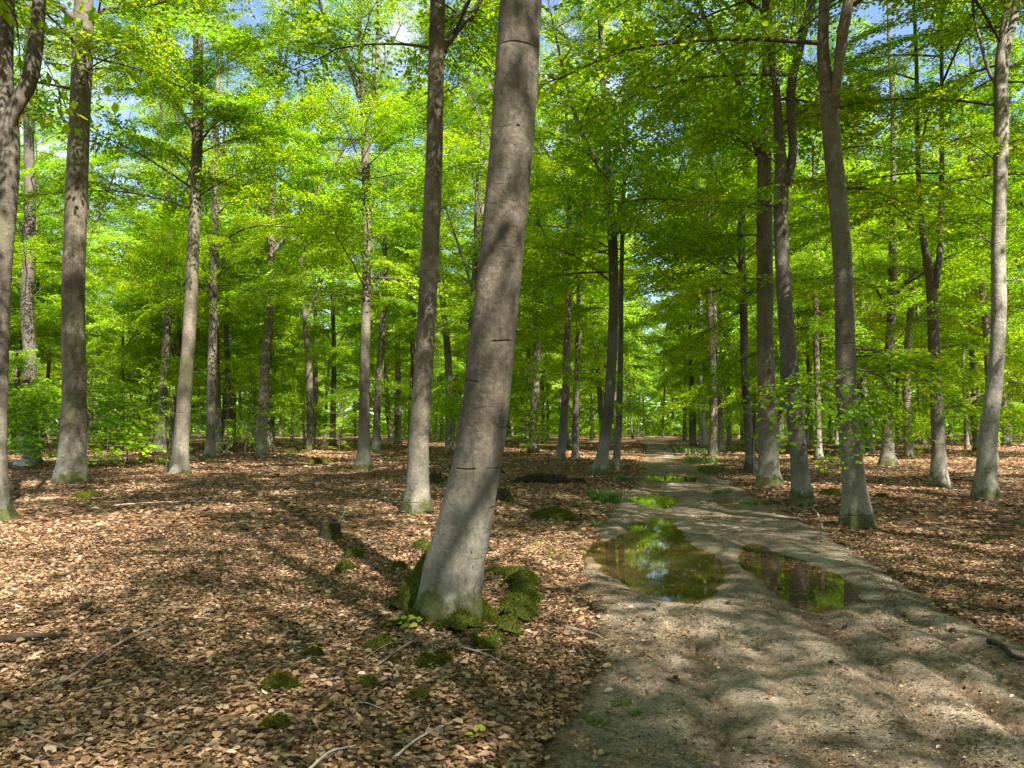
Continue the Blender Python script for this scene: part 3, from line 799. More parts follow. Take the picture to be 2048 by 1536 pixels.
hero('T20', 1006, [(1972, 1006, 42), (1971, 970, 37), (1972, 940, 36), (1975, 900, 35), (1979, 850, 32), (1988, 800, 30), (1996, 750, 28), (2000, 700, 27), (2003, 650, 27), (2005, 600, 28), (2002, 550, 27), (2000, 500, 26), (2003, 400, 25), (2004, 300, 26), (2003, 200, 27), (1990, 130, 16), (1987, 100, 15), (2003, 60, 13), (2018, 0, 13)],
     "pale sunlit S-curved beech at the right edge of the picture", [[(2004, 215, 18), (2009, 160, 16), (2013, 120, 16), (2026, 60, 16), (2040, 0, 15)], [(1996, 175, 8), (1979, 140, 7), (1964, 75, 6), (1953, 20, 5)]], hb=8.5, nb=22, mat='bark_sunlit')
hero('T21', 976, [(1877, 976, 40), (1877, 950, 30), (1878, 900, 25), (1873, 800, 23), (1871, 700, 22), (1868, 600, 21), (1868, 560, 22), (1855, 510, 14), (1850, 470, 12), (1845, 420, 10), (1840, 350, 9)],
     "Y-forked beech with a bulging pale foot in the right wood", [[(1870, 575, 15), (1878, 530, 13), (1884, 490, 13), (1885, 440, 11), (1888, 390, 10), (1890, 300, 9)], [(1862, 640, 5), (1835, 638, 5), (1812, 655, 4), (1798, 672, 3)]], hb=7, nb=20)
hero('T22', 936, [(1775, 936, 30), (1775, 900, 23), (1776, 850, 20), (1778, 735, 18), (1782, 650, 17), (1783, 600, 17), (1783, 500, 14), (1784, 400, 12)],
     "beech with two raised side branches left of the Y-forked one", [[(1789, 595, 8), (1808, 570, 7), (1830, 548, 6), (1850, 528, 5)], [(1777, 615, 7), (1762, 592, 6), (1745, 572, 5), (1705, 556, 4)]], hb=7, nb=18)
hero('T23', 944, [(1503, 944, 24), (1500, 900, 18), (1493, 800, 16), (1489, 700, 16), (1486, 600, 15), (1481, 500, 14), (1480, 430, 13), (1487, 380, 11), (1492, 300, 9)],
     "dark slim beech just left of the thick mottled one", [[(1479, 440, 8), (1466, 405, 7), (1450, 388, 6), (1418, 384, 4)]], mat='bark_dark', hb=6, nb=20)
hero('T24', 918, [(1638, 918, 16), (1637, 880, 12), (1636, 800, 11), (1634, 700, 11), (1633, 600, 10)],
     "thin trunk seen between the dark V-forked beech and the curved bare one", hb=6, nb=16)
hero('T25', 897, [(1410, 897, 16), (1407, 860, 11), (1403, 800, 9), (1401, 700, 8)],
     "thin beech with a sunlit white foot right of the track far ahead", hb=5, nb=14, mat='bark_pale')  # sunlight on the foot is painted as pale bark along the stem
hero('T26', 1050, [(-8, 1050, 62), (-9, 1000, 42), (-8, 900, 37), (-7, 800, 36), (-6, 700, 36), (-6, 600, 36), (-3, 500, 37), (4, 400, 42), (8, 300, 44), (6, 240, 46), (-2, 170, 36), (2, 80, 34), (8, 0, 32)],
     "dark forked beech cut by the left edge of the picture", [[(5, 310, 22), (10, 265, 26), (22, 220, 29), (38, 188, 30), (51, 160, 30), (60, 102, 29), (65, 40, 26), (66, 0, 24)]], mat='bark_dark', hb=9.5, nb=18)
hero('T27', 925, [(63, 925, 32), (63, 880, 25), (61, 800, 24), (58, 700, 24), (53, 650, 24), (51, 600, 23), (54, 550, 22), (56, 500, 22), (60, 400, 21), (60, 300, 19), (59, 200, 17), (58, 100, 16)],
     "dark wavy beech second from the picture's left edge", mat='bark_dark', hb=7, nb=20)
hero('T28', 884, [(190, 884, 14), (193, 840, 12), (196, 760, 11), (199, 680, 10), (202, 600, 9), (204, 520, 8)],
     "thin pale trunk just right of the stout cracked beech", hb=7, nb=14, mat='bark_pale')
hero('T29', 878, [(215, 878, 8), (216, 840, 8), (216, 740, 7), (217, 650, 6)],
     "very thin whitish trunk in the wood left of the slender beech with a dead branch", hb=6, nb=10, mat='bark_pale')

# branches placed where the photograph shows leafy sprays
def spray(key, h_px, tip, dY, kind='hero', roll=0.0, i=0, n=1):
    """branch from the trunk at pixel row h_px, its tip at pixel tip and dY metres nearer (negative) or farther"""
    hd = HEROES[key]
    row, _ = at_depth(1024, h_px, hd['Y'])
    z = row[2] - hd['base'][2]
    p = np.array([np.interp(z, hd['z'], hd['x']), np.interp(z, hd['z'], hd['y']), z])
    q, _ = at_depth(tip[0], tip[1], hd['Y'] + dY)
    d = q - hd['base'] - p
    ln = np.linalg.norm(d)
    az, el = math.atan2(d[1], d[0]), math.asin(d[2] / ln)
    add_bough(hd['tree'], p, az, el, ln / BLEN[kind], roll, kind, i, i % 2 == 0)
S = [('T19', 752, (1520, 790), -1.2, 'hero', 0.1, 0), ('T19', 752, (1575, 880), -1.8, 'hero', -0.15, 1), ('T19', 735, (1850, 830), 1.4, 'hero', 0.2, 2), ('T19', 770, (1840, 900), 0.6, 'hero', 0.1, 1),
     ('T19', 720, (1800, 760), 2.2, 'hero', 0.0, 0), ('T19', 790, (1660, 930), -1.5, 'hero', 0.1, 2), ('T19', 700, (1880, 790), 2.6, 'near', 0.15, 3), ('T19', 745, (1780, 880), 1.8, 'near', 0.1, 1),
     ('T17', 560, (1330, 600), -2, 'near', 0.2, 0), ('T17', 470, (1280, 520), 1.5, 'near', -0.1, 1), ('T17', 420, (1300, 420), -1, 'near', 0.1, 3), ('T17', 700, (1400, 790), 2.0, 'near', 0.2, 4),
     ('T17', 300, (1320, 230), -1.5, 'near', 0.0, 1), 
     ('T23', 620, (1330, 760), -1, 'near', 0.1, 3), ('T23', 700, (1370, 830), 0.5, 'near', 0.0, 2),
     ('T27', 770, (250, 860), -5, 'near', 0.1, 0), ('T27', 780, (180, 890), -7, 'near', 0.0, 1), ('T27', 760, (30, 850), -6, 'near', 0.1, 2), ('T27', 700, (-20, 760), -4, 'near', 0.1, 3), ('T27', 790, (110, 900), -6.5, 'near', 0.1, 4),
     ('T3', 120, (250, 85), -3, 'hero', 0.2, 0), ('T3', 105, (85, 60), -3.5, 'hero', 0.1, 1), ('T3', 90, (330, 150), 1, 'near', 0.1, 2),
     ('T13', 830, (1040, 860), -4, 'small', 0.2, 0), ('T13', 850, (1030, 820), -4.5, 'small', 0.1, 1), ('T13', 840, (1045, 885), -3.5, 'small', 0.1, 2),
     ('T10', 600, (560, 590), -2, 'near', 0.1, 0), ('T10', 590, (880, 640), 1.0, 'near', 0.1, 1), ('T10', 700, (600, 720), 1, 'near', 0.0, 2), ('T10', 520, (620, 500), -1.5, 'near', 0.1, 3), ('T10', 760, (850, 800), 2, 'near', 0.1, 4), ('T10', 780, (640, 810), 0, 'near', 0.1, 1), ('T10', 440, (850, 450), 1, 'near', 0.1, 2), ('T10', 350, (600, 350), -1, 'near', 0.1, 0),
     ('T8', 620, (450, 640), -1, 'near', 0.1, 1), ('T8', 600, (640, 610), 1, 'near', 0.1, 2), ('T8', 800, (640, 820), -2, 'near', 0.0, 3), ('T8', 640, (560, 690), -5, 'near', 0.0, 0),
     ('T14', 740, (1300, 790), -1, 'near', 0.1, 1), ('T14', 620, (1100, 640), 2, 'near', 0.1, 2), ('T14', 800, (1300, 850), 2, 'near', 0.1, 4), ('T14', 500, (1090, 470), -2, 'near', 0.1, 3), ('T14', 700, (1110, 740), 1, 'near', 0.1, 1),
     ('T22', 640, (1640, 640), -3, 'near', 0.1, 1), ('T22', 700, (1900, 720), -2, 'near', 0.1, 2), ('T22', 560, (1900, 520), 2, 'near', 0.1, 3), ('T21', 700, (2030, 720), 2, 'near', 0.1, 4), ('T21', 640, (1960, 620), -3, 'near', 0.1, 0), ('T21', 820, (2040, 860), 3, 'near', 0.1, 1), ('T21', 640, (1740, 680), 2, 'near', 0.1, 2),
     ('T20', 420, (1850, 380), 2, 'near', 0.1, 3), ('T20', 330, (1860, 260), -1, 'near', 0.1, 4), ('T20', 300, (2100, 280), 1, 'near', 0.1, 1), ('T20', 500, (1900, 480), 3, 'near', 0.1, 2),
     ('T18', 420, (1440, 400), -1, 'near', 0.1, 1), ('T18', 330, (1400, 250), -1.5, 'near', 0.1, 2), ('T18', 250, (1740, 200), 1.5, 'near', 0.1, 3), ('T18', 180, (1420, 120), 1.0, 'near', 0.1, 4),
     ('T19', 300, (1850, 330), 1.5, 'near', 0.1, 0), ('T19', 200, (1800, 130), -1.0, 'near', 0.1, 1), ('T19', 160, (1480, 60), 1.0, 'near', 0.1, 2), ('T19', 380, (1830, 450), 3, 'near', 0.1, 3),
     ('T5', 480, (540, 440), -1, 'near', 0.1, 0), ('T6', 450, (220, 430), 1, 'near', 0.1, 1), ('T4', 250, (500, 200), -2, 'near', 0.1, 2), ('T4', 180, (560, 80), 1, 'near', 0.1, 3), ('T4', 330, (250, 300), 2, 'near', 0.1, 4),
     ('T27', 300, (180, 350), 1, 'near', 0.1, 0), ('T27', 420, (-30, 400), -1, 'near', 0.1, 1), ('T27', 500, (200, 560), 2, 'near', 0.1, 2), ('T2', 60, (1000, 60), 4, 'near', 0.1, 3)]
for a in S: spray(*a)

# ------------------------------------------------------------------ the rest of the wood
def wood_variant(seed, H, hb, nb, R0, blen, low=0, src=mid_b):
    rs = np.random.RandomState(seed)
    wd, lv = Acc(), Acc()
    n = 26
    z = np.concatenate([[-0.2, 0.0, 0.12, 0.3, 0.6], np.linspace(1.2, H, n)])
    bend = rs.normal(0, 0.25), rs.normal(0, 0.25)
    f = np.clip(z / H, 0, 1)
    x = bend[0] * np.sin(f * 3.1) * 1.2 + 0.10 * np.sin(z * 0.5 + seed)
    y = bend[1] * np.sin(f * 2.4) * 1.2 + 0.10 * np.sin(z * 0.43 + 2 * seed)
    x -= x[1]; y -= y[1]
    r = R0 * (1 - 0.9 * f ** 1.1) * (1 + 0.6 * np.exp(-np.clip(z, 0, None) / 0.2))
    wd.add(*tube(np.stack([x, y, z], -1), r, 10, False))
    stems = [(z, x, y)]
    for kx in range(rs.randint(2, 4)):
        h0 = H * rs.uniform(0.35, 0.6)
        p = np.array([np.interp(h0, z, x), np.interp(h0, z, y), h0])
        a = rs.uniform(0, 6.28)
        P, W = [p], [np.interp(h0, z, r) * 0.7]
        d = np.array([math.cos(a) * 0.55, math.sin(a) * 0.55, 1.0]); d /= np.linalg.norm(d)
        m = 7
        for i in range(m):
            d = d + rs.normal(0, 0.08, 3); d[2] += 0.05; d /= np.linalg.norm(d)
            P.append(P[-1] + d * (H * 0.95 - h0) / m); W.append(W[0] * (1 - 0.88 * (i + 1) / m))
        P = np.array(P)
        wd.add(*tube(P, W, 7, False))
        stems.append((P[:, 2], P[:, 0], P[:, 1]))
    az = rs.uniform(0, 6.28)
    hs = [hb + (H - 0.6 - hb) * ((i + rs.uniform(-0.3, 0.3)) / nb) ** 0.9 if i else hb for i in range(nb)] + list(rs.uniform(2.0, hb, low))
    for i, h in enumerate(hs):
        h = float(np.real(h))
        cand = [s for s in stems if s[0][0] < h < s[0][-1] - 0.1] or [stems[0]]
        st = cand[i % len(cand)]
        p = [np.interp(h, st[0], st[1]), np.interp(h, st[0], st[2]), h]
        az += GA + rs.normal(0, 0.35)
        g = np.clip((h - hb) / (H - hb), 0, 1)
        el = 0.0 + 0.7 * g + rs.normal(0, 0.25)
        s = blen * (1.15 - 0.6 * g) * rs.uniform(0.75, 1.2) * (1.0 if h >= hb else 0.85)
        mt = bmat(p, az, el, s, rs.normal(0, 0.42))
        b = src[rs.randint(len(src))]
        put_arr(wd, b[0], mt); put_arr(lv, b[1], mt)
    return wd.arrays(), lv.arrays()
def to_mesh(var, bark):
    return mesh_np("trunk", *var[0], M[bark], True), mesh_np("crown", *var[1], M['leaf'])
VAR = [to_mesh(wood_variant(31, 24, 7.8, 56, 0.24, 1.0, 4), 'bark'), to_mesh(wood_variant(32, 22, 6.3, 56, 0.20, 0.95, 5), 'bark_dark'), to_mesh(wood_variant(33, 26, 8.8, 59, 0.27, 1.05, 3), 'bark'),
       to_mesh(wood_variant(34, 19, 6.3, 52, 0.16, 0.9, 6), 'bark'), to_mesh(wood_variant(35, 21, 6.8, 52, 0.19, 0.95, 5), 'bark_dark'), to_mesh(wood_variant(36, 25, 9.8, 52, 0.25, 1.1, 3), 'bark')]
TALL = [to_mesh(wood_variant(41, 25, 9.5, 27, 0.23, 1.4, 0, thin_b), 'bark'), to_mesh(wood_variant(42, 24, 9.0, 27, 0.21, 1.4, 0, thin_b), 'bark')]
def sapling_variant(seed, H, nb):
    rs = np.random.RandomState(seed)
    wd, lv = Acc(), Acc()
    z = np.linspace(-0.1, H, 10)
    x, y = 0.12 * np.sin(z * 1.3 + seed), 0.12 * np.cos(z * 1.1 + seed)
    wd.add(*tube(np.stack([x, y, z], -1), 0.028 * (1 - 0.85 * z / H), 6, False))
    az = 0
    for i in range(nb):
        h = 0.5 + (H - 0.5) * i / nb
        az += GA + rs.normal(0, 0.3)
        mt = bmat([np.interp(h, z, x), np.interp(h, z, y), h], az, 0.05 + 0.5 * i / nb + rs.normal(0, 0.15), (1.0 - 0.5 * i / nb) * rs.uniform(0.7, 1.25), rs.normal(0, 0.2))
        b = small_b[rs.randint(len(small_b))]
        put_arr(wd, b[0], mt); put_arr(lv, b[1], mt)
    return mesh_np("stem", *wd.arrays(), M['twig'], True), mesh_np("crown", *lv.arrays(), M['leaf'])
SAP = [sapling_variant(51, 4.2, 16), sapling_variant(52, 3.0, 12), sapling_variant(53, 5.4, 20)]

rs = np.random.RandomState(77)
rp = np.random.RandomState(78)
placed = list(HERO_XY)
def region(x, y):
    px = 1024 + F * x / y
    return 0 if px < 930 else (1 if px < 1290 else 2)
FAR_L = ["slender distant beech in the wood left of the big leaning trunk", "slender distant beech between the leaning trunk and the far end of the track", "slender distant beech in the wood right of the track"]
FAR_G = ["distant beeches left of the leaning trunk", "distant beeches between leaning trunk and track", "distant beeches right of the track"]
SAP_L = ["low leafy young beech among the trunks left of the leaning trunk", "low leafy young beech between the leaning trunk and the track", "low leafy young beech in the wood right of the track"]
SAP_G = ["young beeches left of the leaning trunk", "young beeches between leaning trunk and track", "young beeches right of the track"]
def plant(var, x, y, s, label, group, name="beech_tree", cat="tree", parts=("trunk", "crown"), rs=rs):
    t = link(name, None, loc=(x, y, float(ground_z(x, y)) - 0.03), label=label, cat=cat, group=group)
    t.rotation_euler = (rs.normal(0, 0.02), rs.normal(0, 0.02), rs.uniform(0, 6.28))
    t.scale = (s, s, s * rs.uniform(0.92, 1.1))
    link(parts[0], var[0], t); link(parts[1], var[1], t)
    return t
n_far = 0
REAR = []
tries = 0
while n_far < 270 and tries < 20000:
    tries += 1
    y = 30 + 120 * rs.uniform() ** 0.72
    x = rs.uniform(-0.80, 0.80) * y
    if abs(x - float(track_c(y))) < 2.6 and y < 118: continue
    px = 1024 + F * x / y
    dmin = 3.6 if y < 90 else 5.0
    if any((x - a) ** 2 + (y - b) ** 2 < dmin * dmin for a, b in placed): continue
    if y < 44 and -60 < px < 2110 and rs.uniform() < 0.30: continue
    placed.append((x, y)); n_far += 1
    g = region(x, y)
    REAR.append((px, y, plant(VAR[rs.randint(len(VAR))], x, y, rs.uniform(0.85, 1.15), FAR_L[g], FAR_G[g])))
ANCH = [(63, "dark wavy"), (142, "stout cracked"), (360, "tall slender"), (537, "open-standing slim"), (728, "three-stemmed"), (840, "straight slim"), (960, "big leaning"), (1066, "kinked"), (1210, "paired leaning"), (1300, None),
        (1538, "thick mottled"), (1603, "dark V-forked"), (1712, "curved bare"), (1778, "two-branched"), (1873, "Y-forked"), (1975, "pale S-curved")]
ORD = ["nearest", "second nearest", "third nearest", "fourth nearest", "fifth nearest", "sixth nearest", "seventh nearest", "eighth nearest"]
cells = {}
for px, y, t in REAR:
    if -40 < px < 2090: cells.setdefault(sum(px > a for a, _ in ANCH), []).append((y, t))
for k_, lst in cells.items():
    lst.sort(key=lambda e: e[0])
    if k_ == 0: where = "left of the dark wavy beech"
    elif k_ == len(ANCH): where = "right of the pale S-curved beech"
    else:
        A_, B_ = ANCH[k_ - 1][1], ANCH[k_][1]
        where = ("between the track and the %s beech" % (B_ or A_)) if not (A_ and B_) else "between the %s and the %s beech" % (A_, B_)
    for o_, (y, t) in zip(ORD, lst):
        if y < 75: t["label"] = "%s of the rear beeches %s" % (o_, where)
n_s = 0
while n_s < 200:
    y = math.sqrt(rs.uniform(26 ** 2, 95 ** 2)) if n_s < 95 else math.sqrt(rs.uniform(80 ** 2, 140 ** 2)); x = rs.uniform(-0.72, 0.72) * y
    if abs(x - float(track_c(y))) < 2.2 and y < 112: continue
    if y < 34 and 400 < 1024 + F * x / y < 1250: continue
    g = region(x, y); n_s += 1
    plant(SAP[rs.randint(3)], x, y, rs.uniform(0.7, 1.25), SAP_L[g], SAP_G[g], "young_beech", "sapling", ("stem", "crown"))
# the wood goes on beside and behind the viewpoint: its crowns shade the ground in view
n_b = 0
rb = np.random.RandomState(21)
for gy_ in np.arange(-30, 15, 5.4):
    for gx_ in np.arange(-20.6, 31, 5.4):
        x, y = gx_ + rb.uniform(-1.3, 1.3) + (2.7 if int(round(gy_ / 5.4)) % 2 else 0), gy_ + rb.uniform(-1.3, 1.3)
        var, sc_ = TALL[rb.randint(2)], rb.uniform(0.92, 1.1)
        if y > 0 and abs(x) < 0.74 * y + 2.0: continue
        if math.hypot(x, y) < 2.6 or abs(x - float(track_c(y))) < 1.9: continue
        if y > -2 and any((x - a) ** 2 + (y - b) ** 2 < 3.6 ** 2 for a, b in placed): continue
        if any(abs((fx_ - x) * 0.866 + (fy_ - y) * 0.5) < 0.3 and y < fy_ for fx_, fy_ in ((-0.9, 4.5), (0.6, 4.5), (1.6, 5.0))) and math.hypot(x, y) < 14: x += 0.7
        placed.append((x, y)); n_b += 1
        plant(var, x, y, sc_, "tall beech beside or behind the viewpoint, outside the picture", "beeches outside the picture", rs=rb)
print("far trees", n_far, "behind", n_b, "objects", len(bpy.data.objects))

def far_wood():
    """the closed green mass of the wood beyond the trees that can be told apart"""
    r = np.random.RandomState(9)
    n = 120000
    a = r.uniform(-0.72, 0.72, n)
    d = 152 + 75 * r.uniform(0, 1, n)
    lump = np.stack([np.sin(a) * d * 0.05, d * 0.05, a * 0], -1)
    top = 24 + 5 * wavy(lump, 1.5, 3, 20)
    z = top * r.uniform(0.0, 1, n) ** 1.25 + 0.1
    pos = np.stack([np.tan(a) * d, d, z], -1)
    h = r.uniform(0, 6.28, n)
    hd = np.stack([np.cos(h), np.sin(h), r.normal(-0.1, 0.25, n)], -1)
    up = np.stack([r.normal(0, 0.5, n), r.normal(0, 0.5, n), np.ones(n)], -1)
    L = r.uniform(0.7, 1.5, n)
    v, q = leaf_quads(pos, hd, up, L, L * 0.7, 0.1)
    link("distant_foliage", mesh_np("distant_foliage", v, q, M['leaf']), label="green mass of the wood in the far distance", kind="stuff")
far_wood()
# ------------------------------------------------------------------ small things
rd = np.random.RandomState(123)
def fuzz(v, q, n, L, mat_seed=0):
    """short upright moss shoots scattered on the upper faces of a surface"""
    v, q = np.asarray(v), np.asarray(q)
    a, b, c, d = (v[q[:, i]] for i in range(4))
    nm = np.cross(c - a, d - b)
    ar = np.linalg.norm(nm, axis=1) / 2
    nm = nm / (2 * ar[:, None] + 1e-12)
    pr = ar * (nm[:, 2] > -0.2)
    f = rd.choice(len(q), n, p=pr / pr.sum())
    u, w = rd.uniform(size=(2, n, 1))
    p = (a[f] * (1 - u) + b[f] * u) * (1 - w) + (d[f] * (1 - u) + c[f] * u) * w
    hd = nm[f] + rd.normal(0, 0.45, (n, 3)) + np.array([0, 0, 0.3])
    hd /= np.linalg.norm(hd, axis=1)[:, None]
    LL = L * rd.uniform(0.5, 1.4, n)
    return leaf_quads(p - hd * 0.002, hd, rd.normal(0, 1, (n, 3)), LL, LL * 0.35, 0.0)
def mound(cx, cyy, rx, ry, h, seed, rot=0.0, rough=0.22, nr=9, ns=26):
    th = np.arange(ns) * 2 * math.pi / ns
    ph = np.linspace(0, 1, nr)
    T, Pp = np.meshgrid(th, ph)
    out = 1 + 0.25 * np.sin(2 * T + seed) * 0.6 + 0.18 * np.sin(3 * T + 2.3 * seed) + 0.1 * np.sin(5 * T + seed * 1.7)
    rad = np.cos(Pp * math.pi / 2) ** 0.75
    lx, ly = np.cos(T) * rad * rx * out, np.sin(T) * rad * ry * out
    X = cx + lx * math.cos(rot) - ly * math.sin(rot)
    Y = cyy + lx * math.sin(rot) + ly * math.cos(rot)
    P = np.stack([X, Y, Pp * 0.3], -1)
    Z = h * np.sin(Pp * math.pi / 2) * (1 + rough * wavy(P, 2.2 / max(rx, 0.1) * 0.3, 3, seed % 11)) + 0.15 * h * wavy(P, 9, 2, seed % 7) - 0.035 * (1 - Pp) ** 2
    Z = Z + np.maximum(ground_z(X, Y), track_z(X, Y))
    v = np.stack([X, Y, Z], -1).reshape(-1, 3)
    i = np.arange(nr - 1)[:, None] * ns
    j = np.arange(ns)[None]
    return v, np.stack([i + j, i + (j + 1) % ns, i + ns + (j + 1) % ns, i + ns + j], -1).reshape(-1, 4)
def moss(px, py, wpx, label, hr=0.45, seed=1, depth_ratio=0.8, rot=0.0):
    g = ground(px, py)
    r = wpx / F * g[1] / 2
    v, q = mound(g[0], g[1], r, r * depth_ratio, r * hr * 2 * 0.5 + 0.02, seed, rot)
    base = np.array([g[0], g[1], 0])
    o = link("moss_cushion", mesh_np("moss_cushion", v - base, q, M['moss'], True), loc=base, label=label, cat="moss", group="moss cushions")
    fv, fq = fuzz(v - base, q, int(min(5000, 500 + 16000 * r * r * 4)), 0.016 + 0.02 * r)
    link("moss_shoots", mesh_np("moss_shoots", fv, fq, M['moss_fuzz']), o, kind="stuff")
moss(560, 1388, 66, "round moss cushion farthest left of the three in the near leaf litter", 0.6, 1)
moss(628, 1322, 44, "small dark moss cushion left below the mossy roots", 0.45, 2)
moss(733, 1381, 40, "light green little moss cushion below the mossy roots", 0.5, 3)
moss(553, 1457, 62, "dark moss cushion with a pale twig on it near the bottom edge", 0.35, 4)
moss(838, 1412, 62, "flat dark moss patch in the leaves at the bottom centre", 0.2, 5)
moss(690, 1142, 40, "yellowish moss cushion below the jagged stump", 0.7, 6)
moss(706, 1116, 40, "dark green moss cushion between the jagged stump and the yellowish cushion", 0.7, 7)
moss(800, 1140, 30, "small dark moss knob left of the leaning trunk", 0.6, 8)
moss(845, 1100, 46, "moss cushion half hidden behind the leaning trunk's foot", 0.4, 9)
moss(1105, 1040, 80, "bright moss hummock right of the leaning trunk by the track", 0.5, 10)
moss(172, 1000, 60, "moss patch in front of the stout cracked beech", 0.3, 11)
moss(760, 1302, 62, "dark mossy hump at the left of the mossy roots", 0.5, 12)
moss(870, 1335, 80, "low dark moss patch in front of the leaning trunk", 0.25, 13)
moss(960, 1105, 40, "mossy bump on the right behind the leaning trunk's foot", 0.5, 14)
moss(1665, 998, 46, "mossy hump between the dark V-forked beech and the curved bare one", 0.5, 15)
moss(1765, 1000, 26, "tiny moss hump behind the curved bare beech", 0.5, 16)
moss(1885, 968, 34, "moss hump at the Y-forked beech's foot", 0.4, 17)
moss(640, 928, 50, "low moss hump far off left of the three-stemmed beech", 0.35, 18)
moss(585, 905, 36, "low moss hump near the slim beech in the open", 0.35, 19)
moss(1075, 960, 44, "moss hump before the dark heap left of the track", 0.4, 20)
moss(990, 948, 36, "moss hump just left of the dark heap", 0.4, 21)

# mossy roots of the leaning trunk
T1 = HEROES['T1']
def root(pp, rads, seed, label, up=None):
    """a moss-grown root as a hummocky ridge that rises out of the forest floor"""
    g = np.array([ground(*p)[:2] for p in pp])
    w = np.array(rads)
    hh = w * 0.95 + (np.array(up) if up else 0)
    cv = curve(np.concatenate([g, np.zeros((len(g), 1)), w[:, None], hh[:, None]], 1), 10 * len(pp))
    lo, hi = g.min(0) - 0.35, g.max(0) + 0.35
    X, Y = np.meshgrid(np.arange(lo[0], hi[0], 0.022), np.arange(lo[1], hi[1], 0.022))
    P = np.stack([X, Y, X * 0], -1)
    qx, qy = X + 0.045 * wavy(P, 2.4, 3, seed + 2), Y + 0.045 * wavy(P, 2.1, 3, seed + 5)
    H = np.zeros(X.shape)
    for c in cv:
        d2 = ((qx - c[0]) ** 2 + (qy - c[1]) ** 2) / max(c[3], 0.02) ** 2
        H = np.maximum(H, c[4] * np.exp(-0.9 * d2 ** 1.3))
    H = H * (1 + 0.30 * wavy(P, 2.6, 3, seed)) + 0.012 * wavy(P, 9.0, 2, seed + 1) * smooth(0.01, 0.06, H)
    H = H * 0.8
    keep = H + 0.06 * wavy(P, 1.5, 4, seed + 3) > 0.028
    Z = ground_z(X, Y) + H - 0.012
    ny, nx = X.shape
    idx = np.arange(ny - 1)[:, None] * nx + np.arange(nx - 1)[None]
    q = np.stack([idx, idx + 1, idx + nx + 1, idx + nx], -1)[keep[:-1, :-1] & keep[1:, :-1] & keep[:-1, 1:] & keep[1:, 1:]]
    v = np.stack([X, Y, Z], -1).reshape(-1, 3) - T1['base']
    used, inv = np.unique(q, return_inverse=True)
    v, q = v[used], inv.reshape(-1, 4)
    o = link("root", mesh_np("root", v, q, M['moss'], True), T1['tree'], label=label)
    fv, fq = fuzz(v, q, 5200, 0.024)
    link("moss", mesh_np("moss", fv, fq, M['moss_fuzz']), o, kind="stuff")
root([(872, 1150), (850, 1185), (815, 1212), (785, 1228), (755, 1236)], [0.16, 0.17, 0.13, 0.09, 0.04], 1, "mossy root sloping left", [0.25, 0.14, 0.04, 0, 0])
root([(860, 1236), (830, 1250), (800, 1258), (772, 1262)], [0.13, 0.12, 0.10, 0.04], 2, "brownish mossy root at the front", [0.05, 0, 0, 0])
root([(900, 1236), (915, 1258), (935, 1285), (955, 1305), (972, 1318)], [0.14, 0.15, 0.17, 0.13, 0.05], 3, "broad mossy root running forward", [0, -0.03, -0.06, -0.04, 0])
root([(975, 1150), (1010, 1152), (1040, 1168), (1048, 1195), (1035, 1232), (1015, 1268), (998, 1296)], [0.07, 0.11, 0.15, 0.15, 0.14, 0.12, 0.07], 4, "mossy root ridge curving along the track side")
root([(950, 1225), (965, 1240), (985, 1250), (1005, 1262)], [0.12, 0.10, 0.08, 0.06], 5, "low root joining the curved ridge")
def on_trunk(hd, px, py, out=0.0):
    Yf = hd['Y'] - 0.2
    for _ in range(4):
        p, t = at_depth(px, py, Yf)
        z = p[2] - hd['base'][2]
        cx, cyy, r = np.interp(z, hd['z'], hd['x']) + hd['base'][0], np.interp(z, hd['z'], hd['y']) + hd['Y'], np.interp(z, hd['z'], hd['r'])
        dx = max(-0.97 * r, min(0.97 * r, p[0] - cx))
        yo = math.sqrt(r * r - dx * dx)
        Yf = cyy - yo
    return np.array([cx + dx * (1 + out / r), cyy - yo * (1 + out / r), p[2]]) - hd['base']
from mathutils.bvhtree import BVHTree
_bvh = {}
def on_bark(hd, key, px, py):
    if key not in _bvh:
        me = [c for c in hd['tree'].children if c.name.startswith("trunk")][0].data
        _bvh[key] = BVHTree.FromPolygons([v.co.copy() for v in me.vertices], [tuple(p.vertices) for p in me.polygons])
    o = Vector((0, 0, CAM_H)) - Vector(hd['base'])
    hit = _bvh[key].ray_cast(o, Vector(pix_dir(px, py)).normalized())
    return np.array(hit[0]) if hit[0] is not None else None
def scar(key, pp, rad):
    hd = HEROES[key]
    px = curve(np.array([[a, b, 0.0] for a, b in pp]), 7 * len(pp))
    P = [on_bark(hd, key, a, b + 1.2 * math.sin(a * 0.9)) for a, b, _ in px]
    P = np.array([p for p in P if p is not None])
    if len(P) < 4: return
    m = np.linspace(0, 1, len(P))
    rr = 0.45 * rad * (0.25 + np.sin(m * math.pi)) * (1 + 0.35 * np.sin(m * 23))
    link("bark_scar", mesh_np("bark_scar", *tube(P, rr, 6), M['scar'], True), hd['tree'])
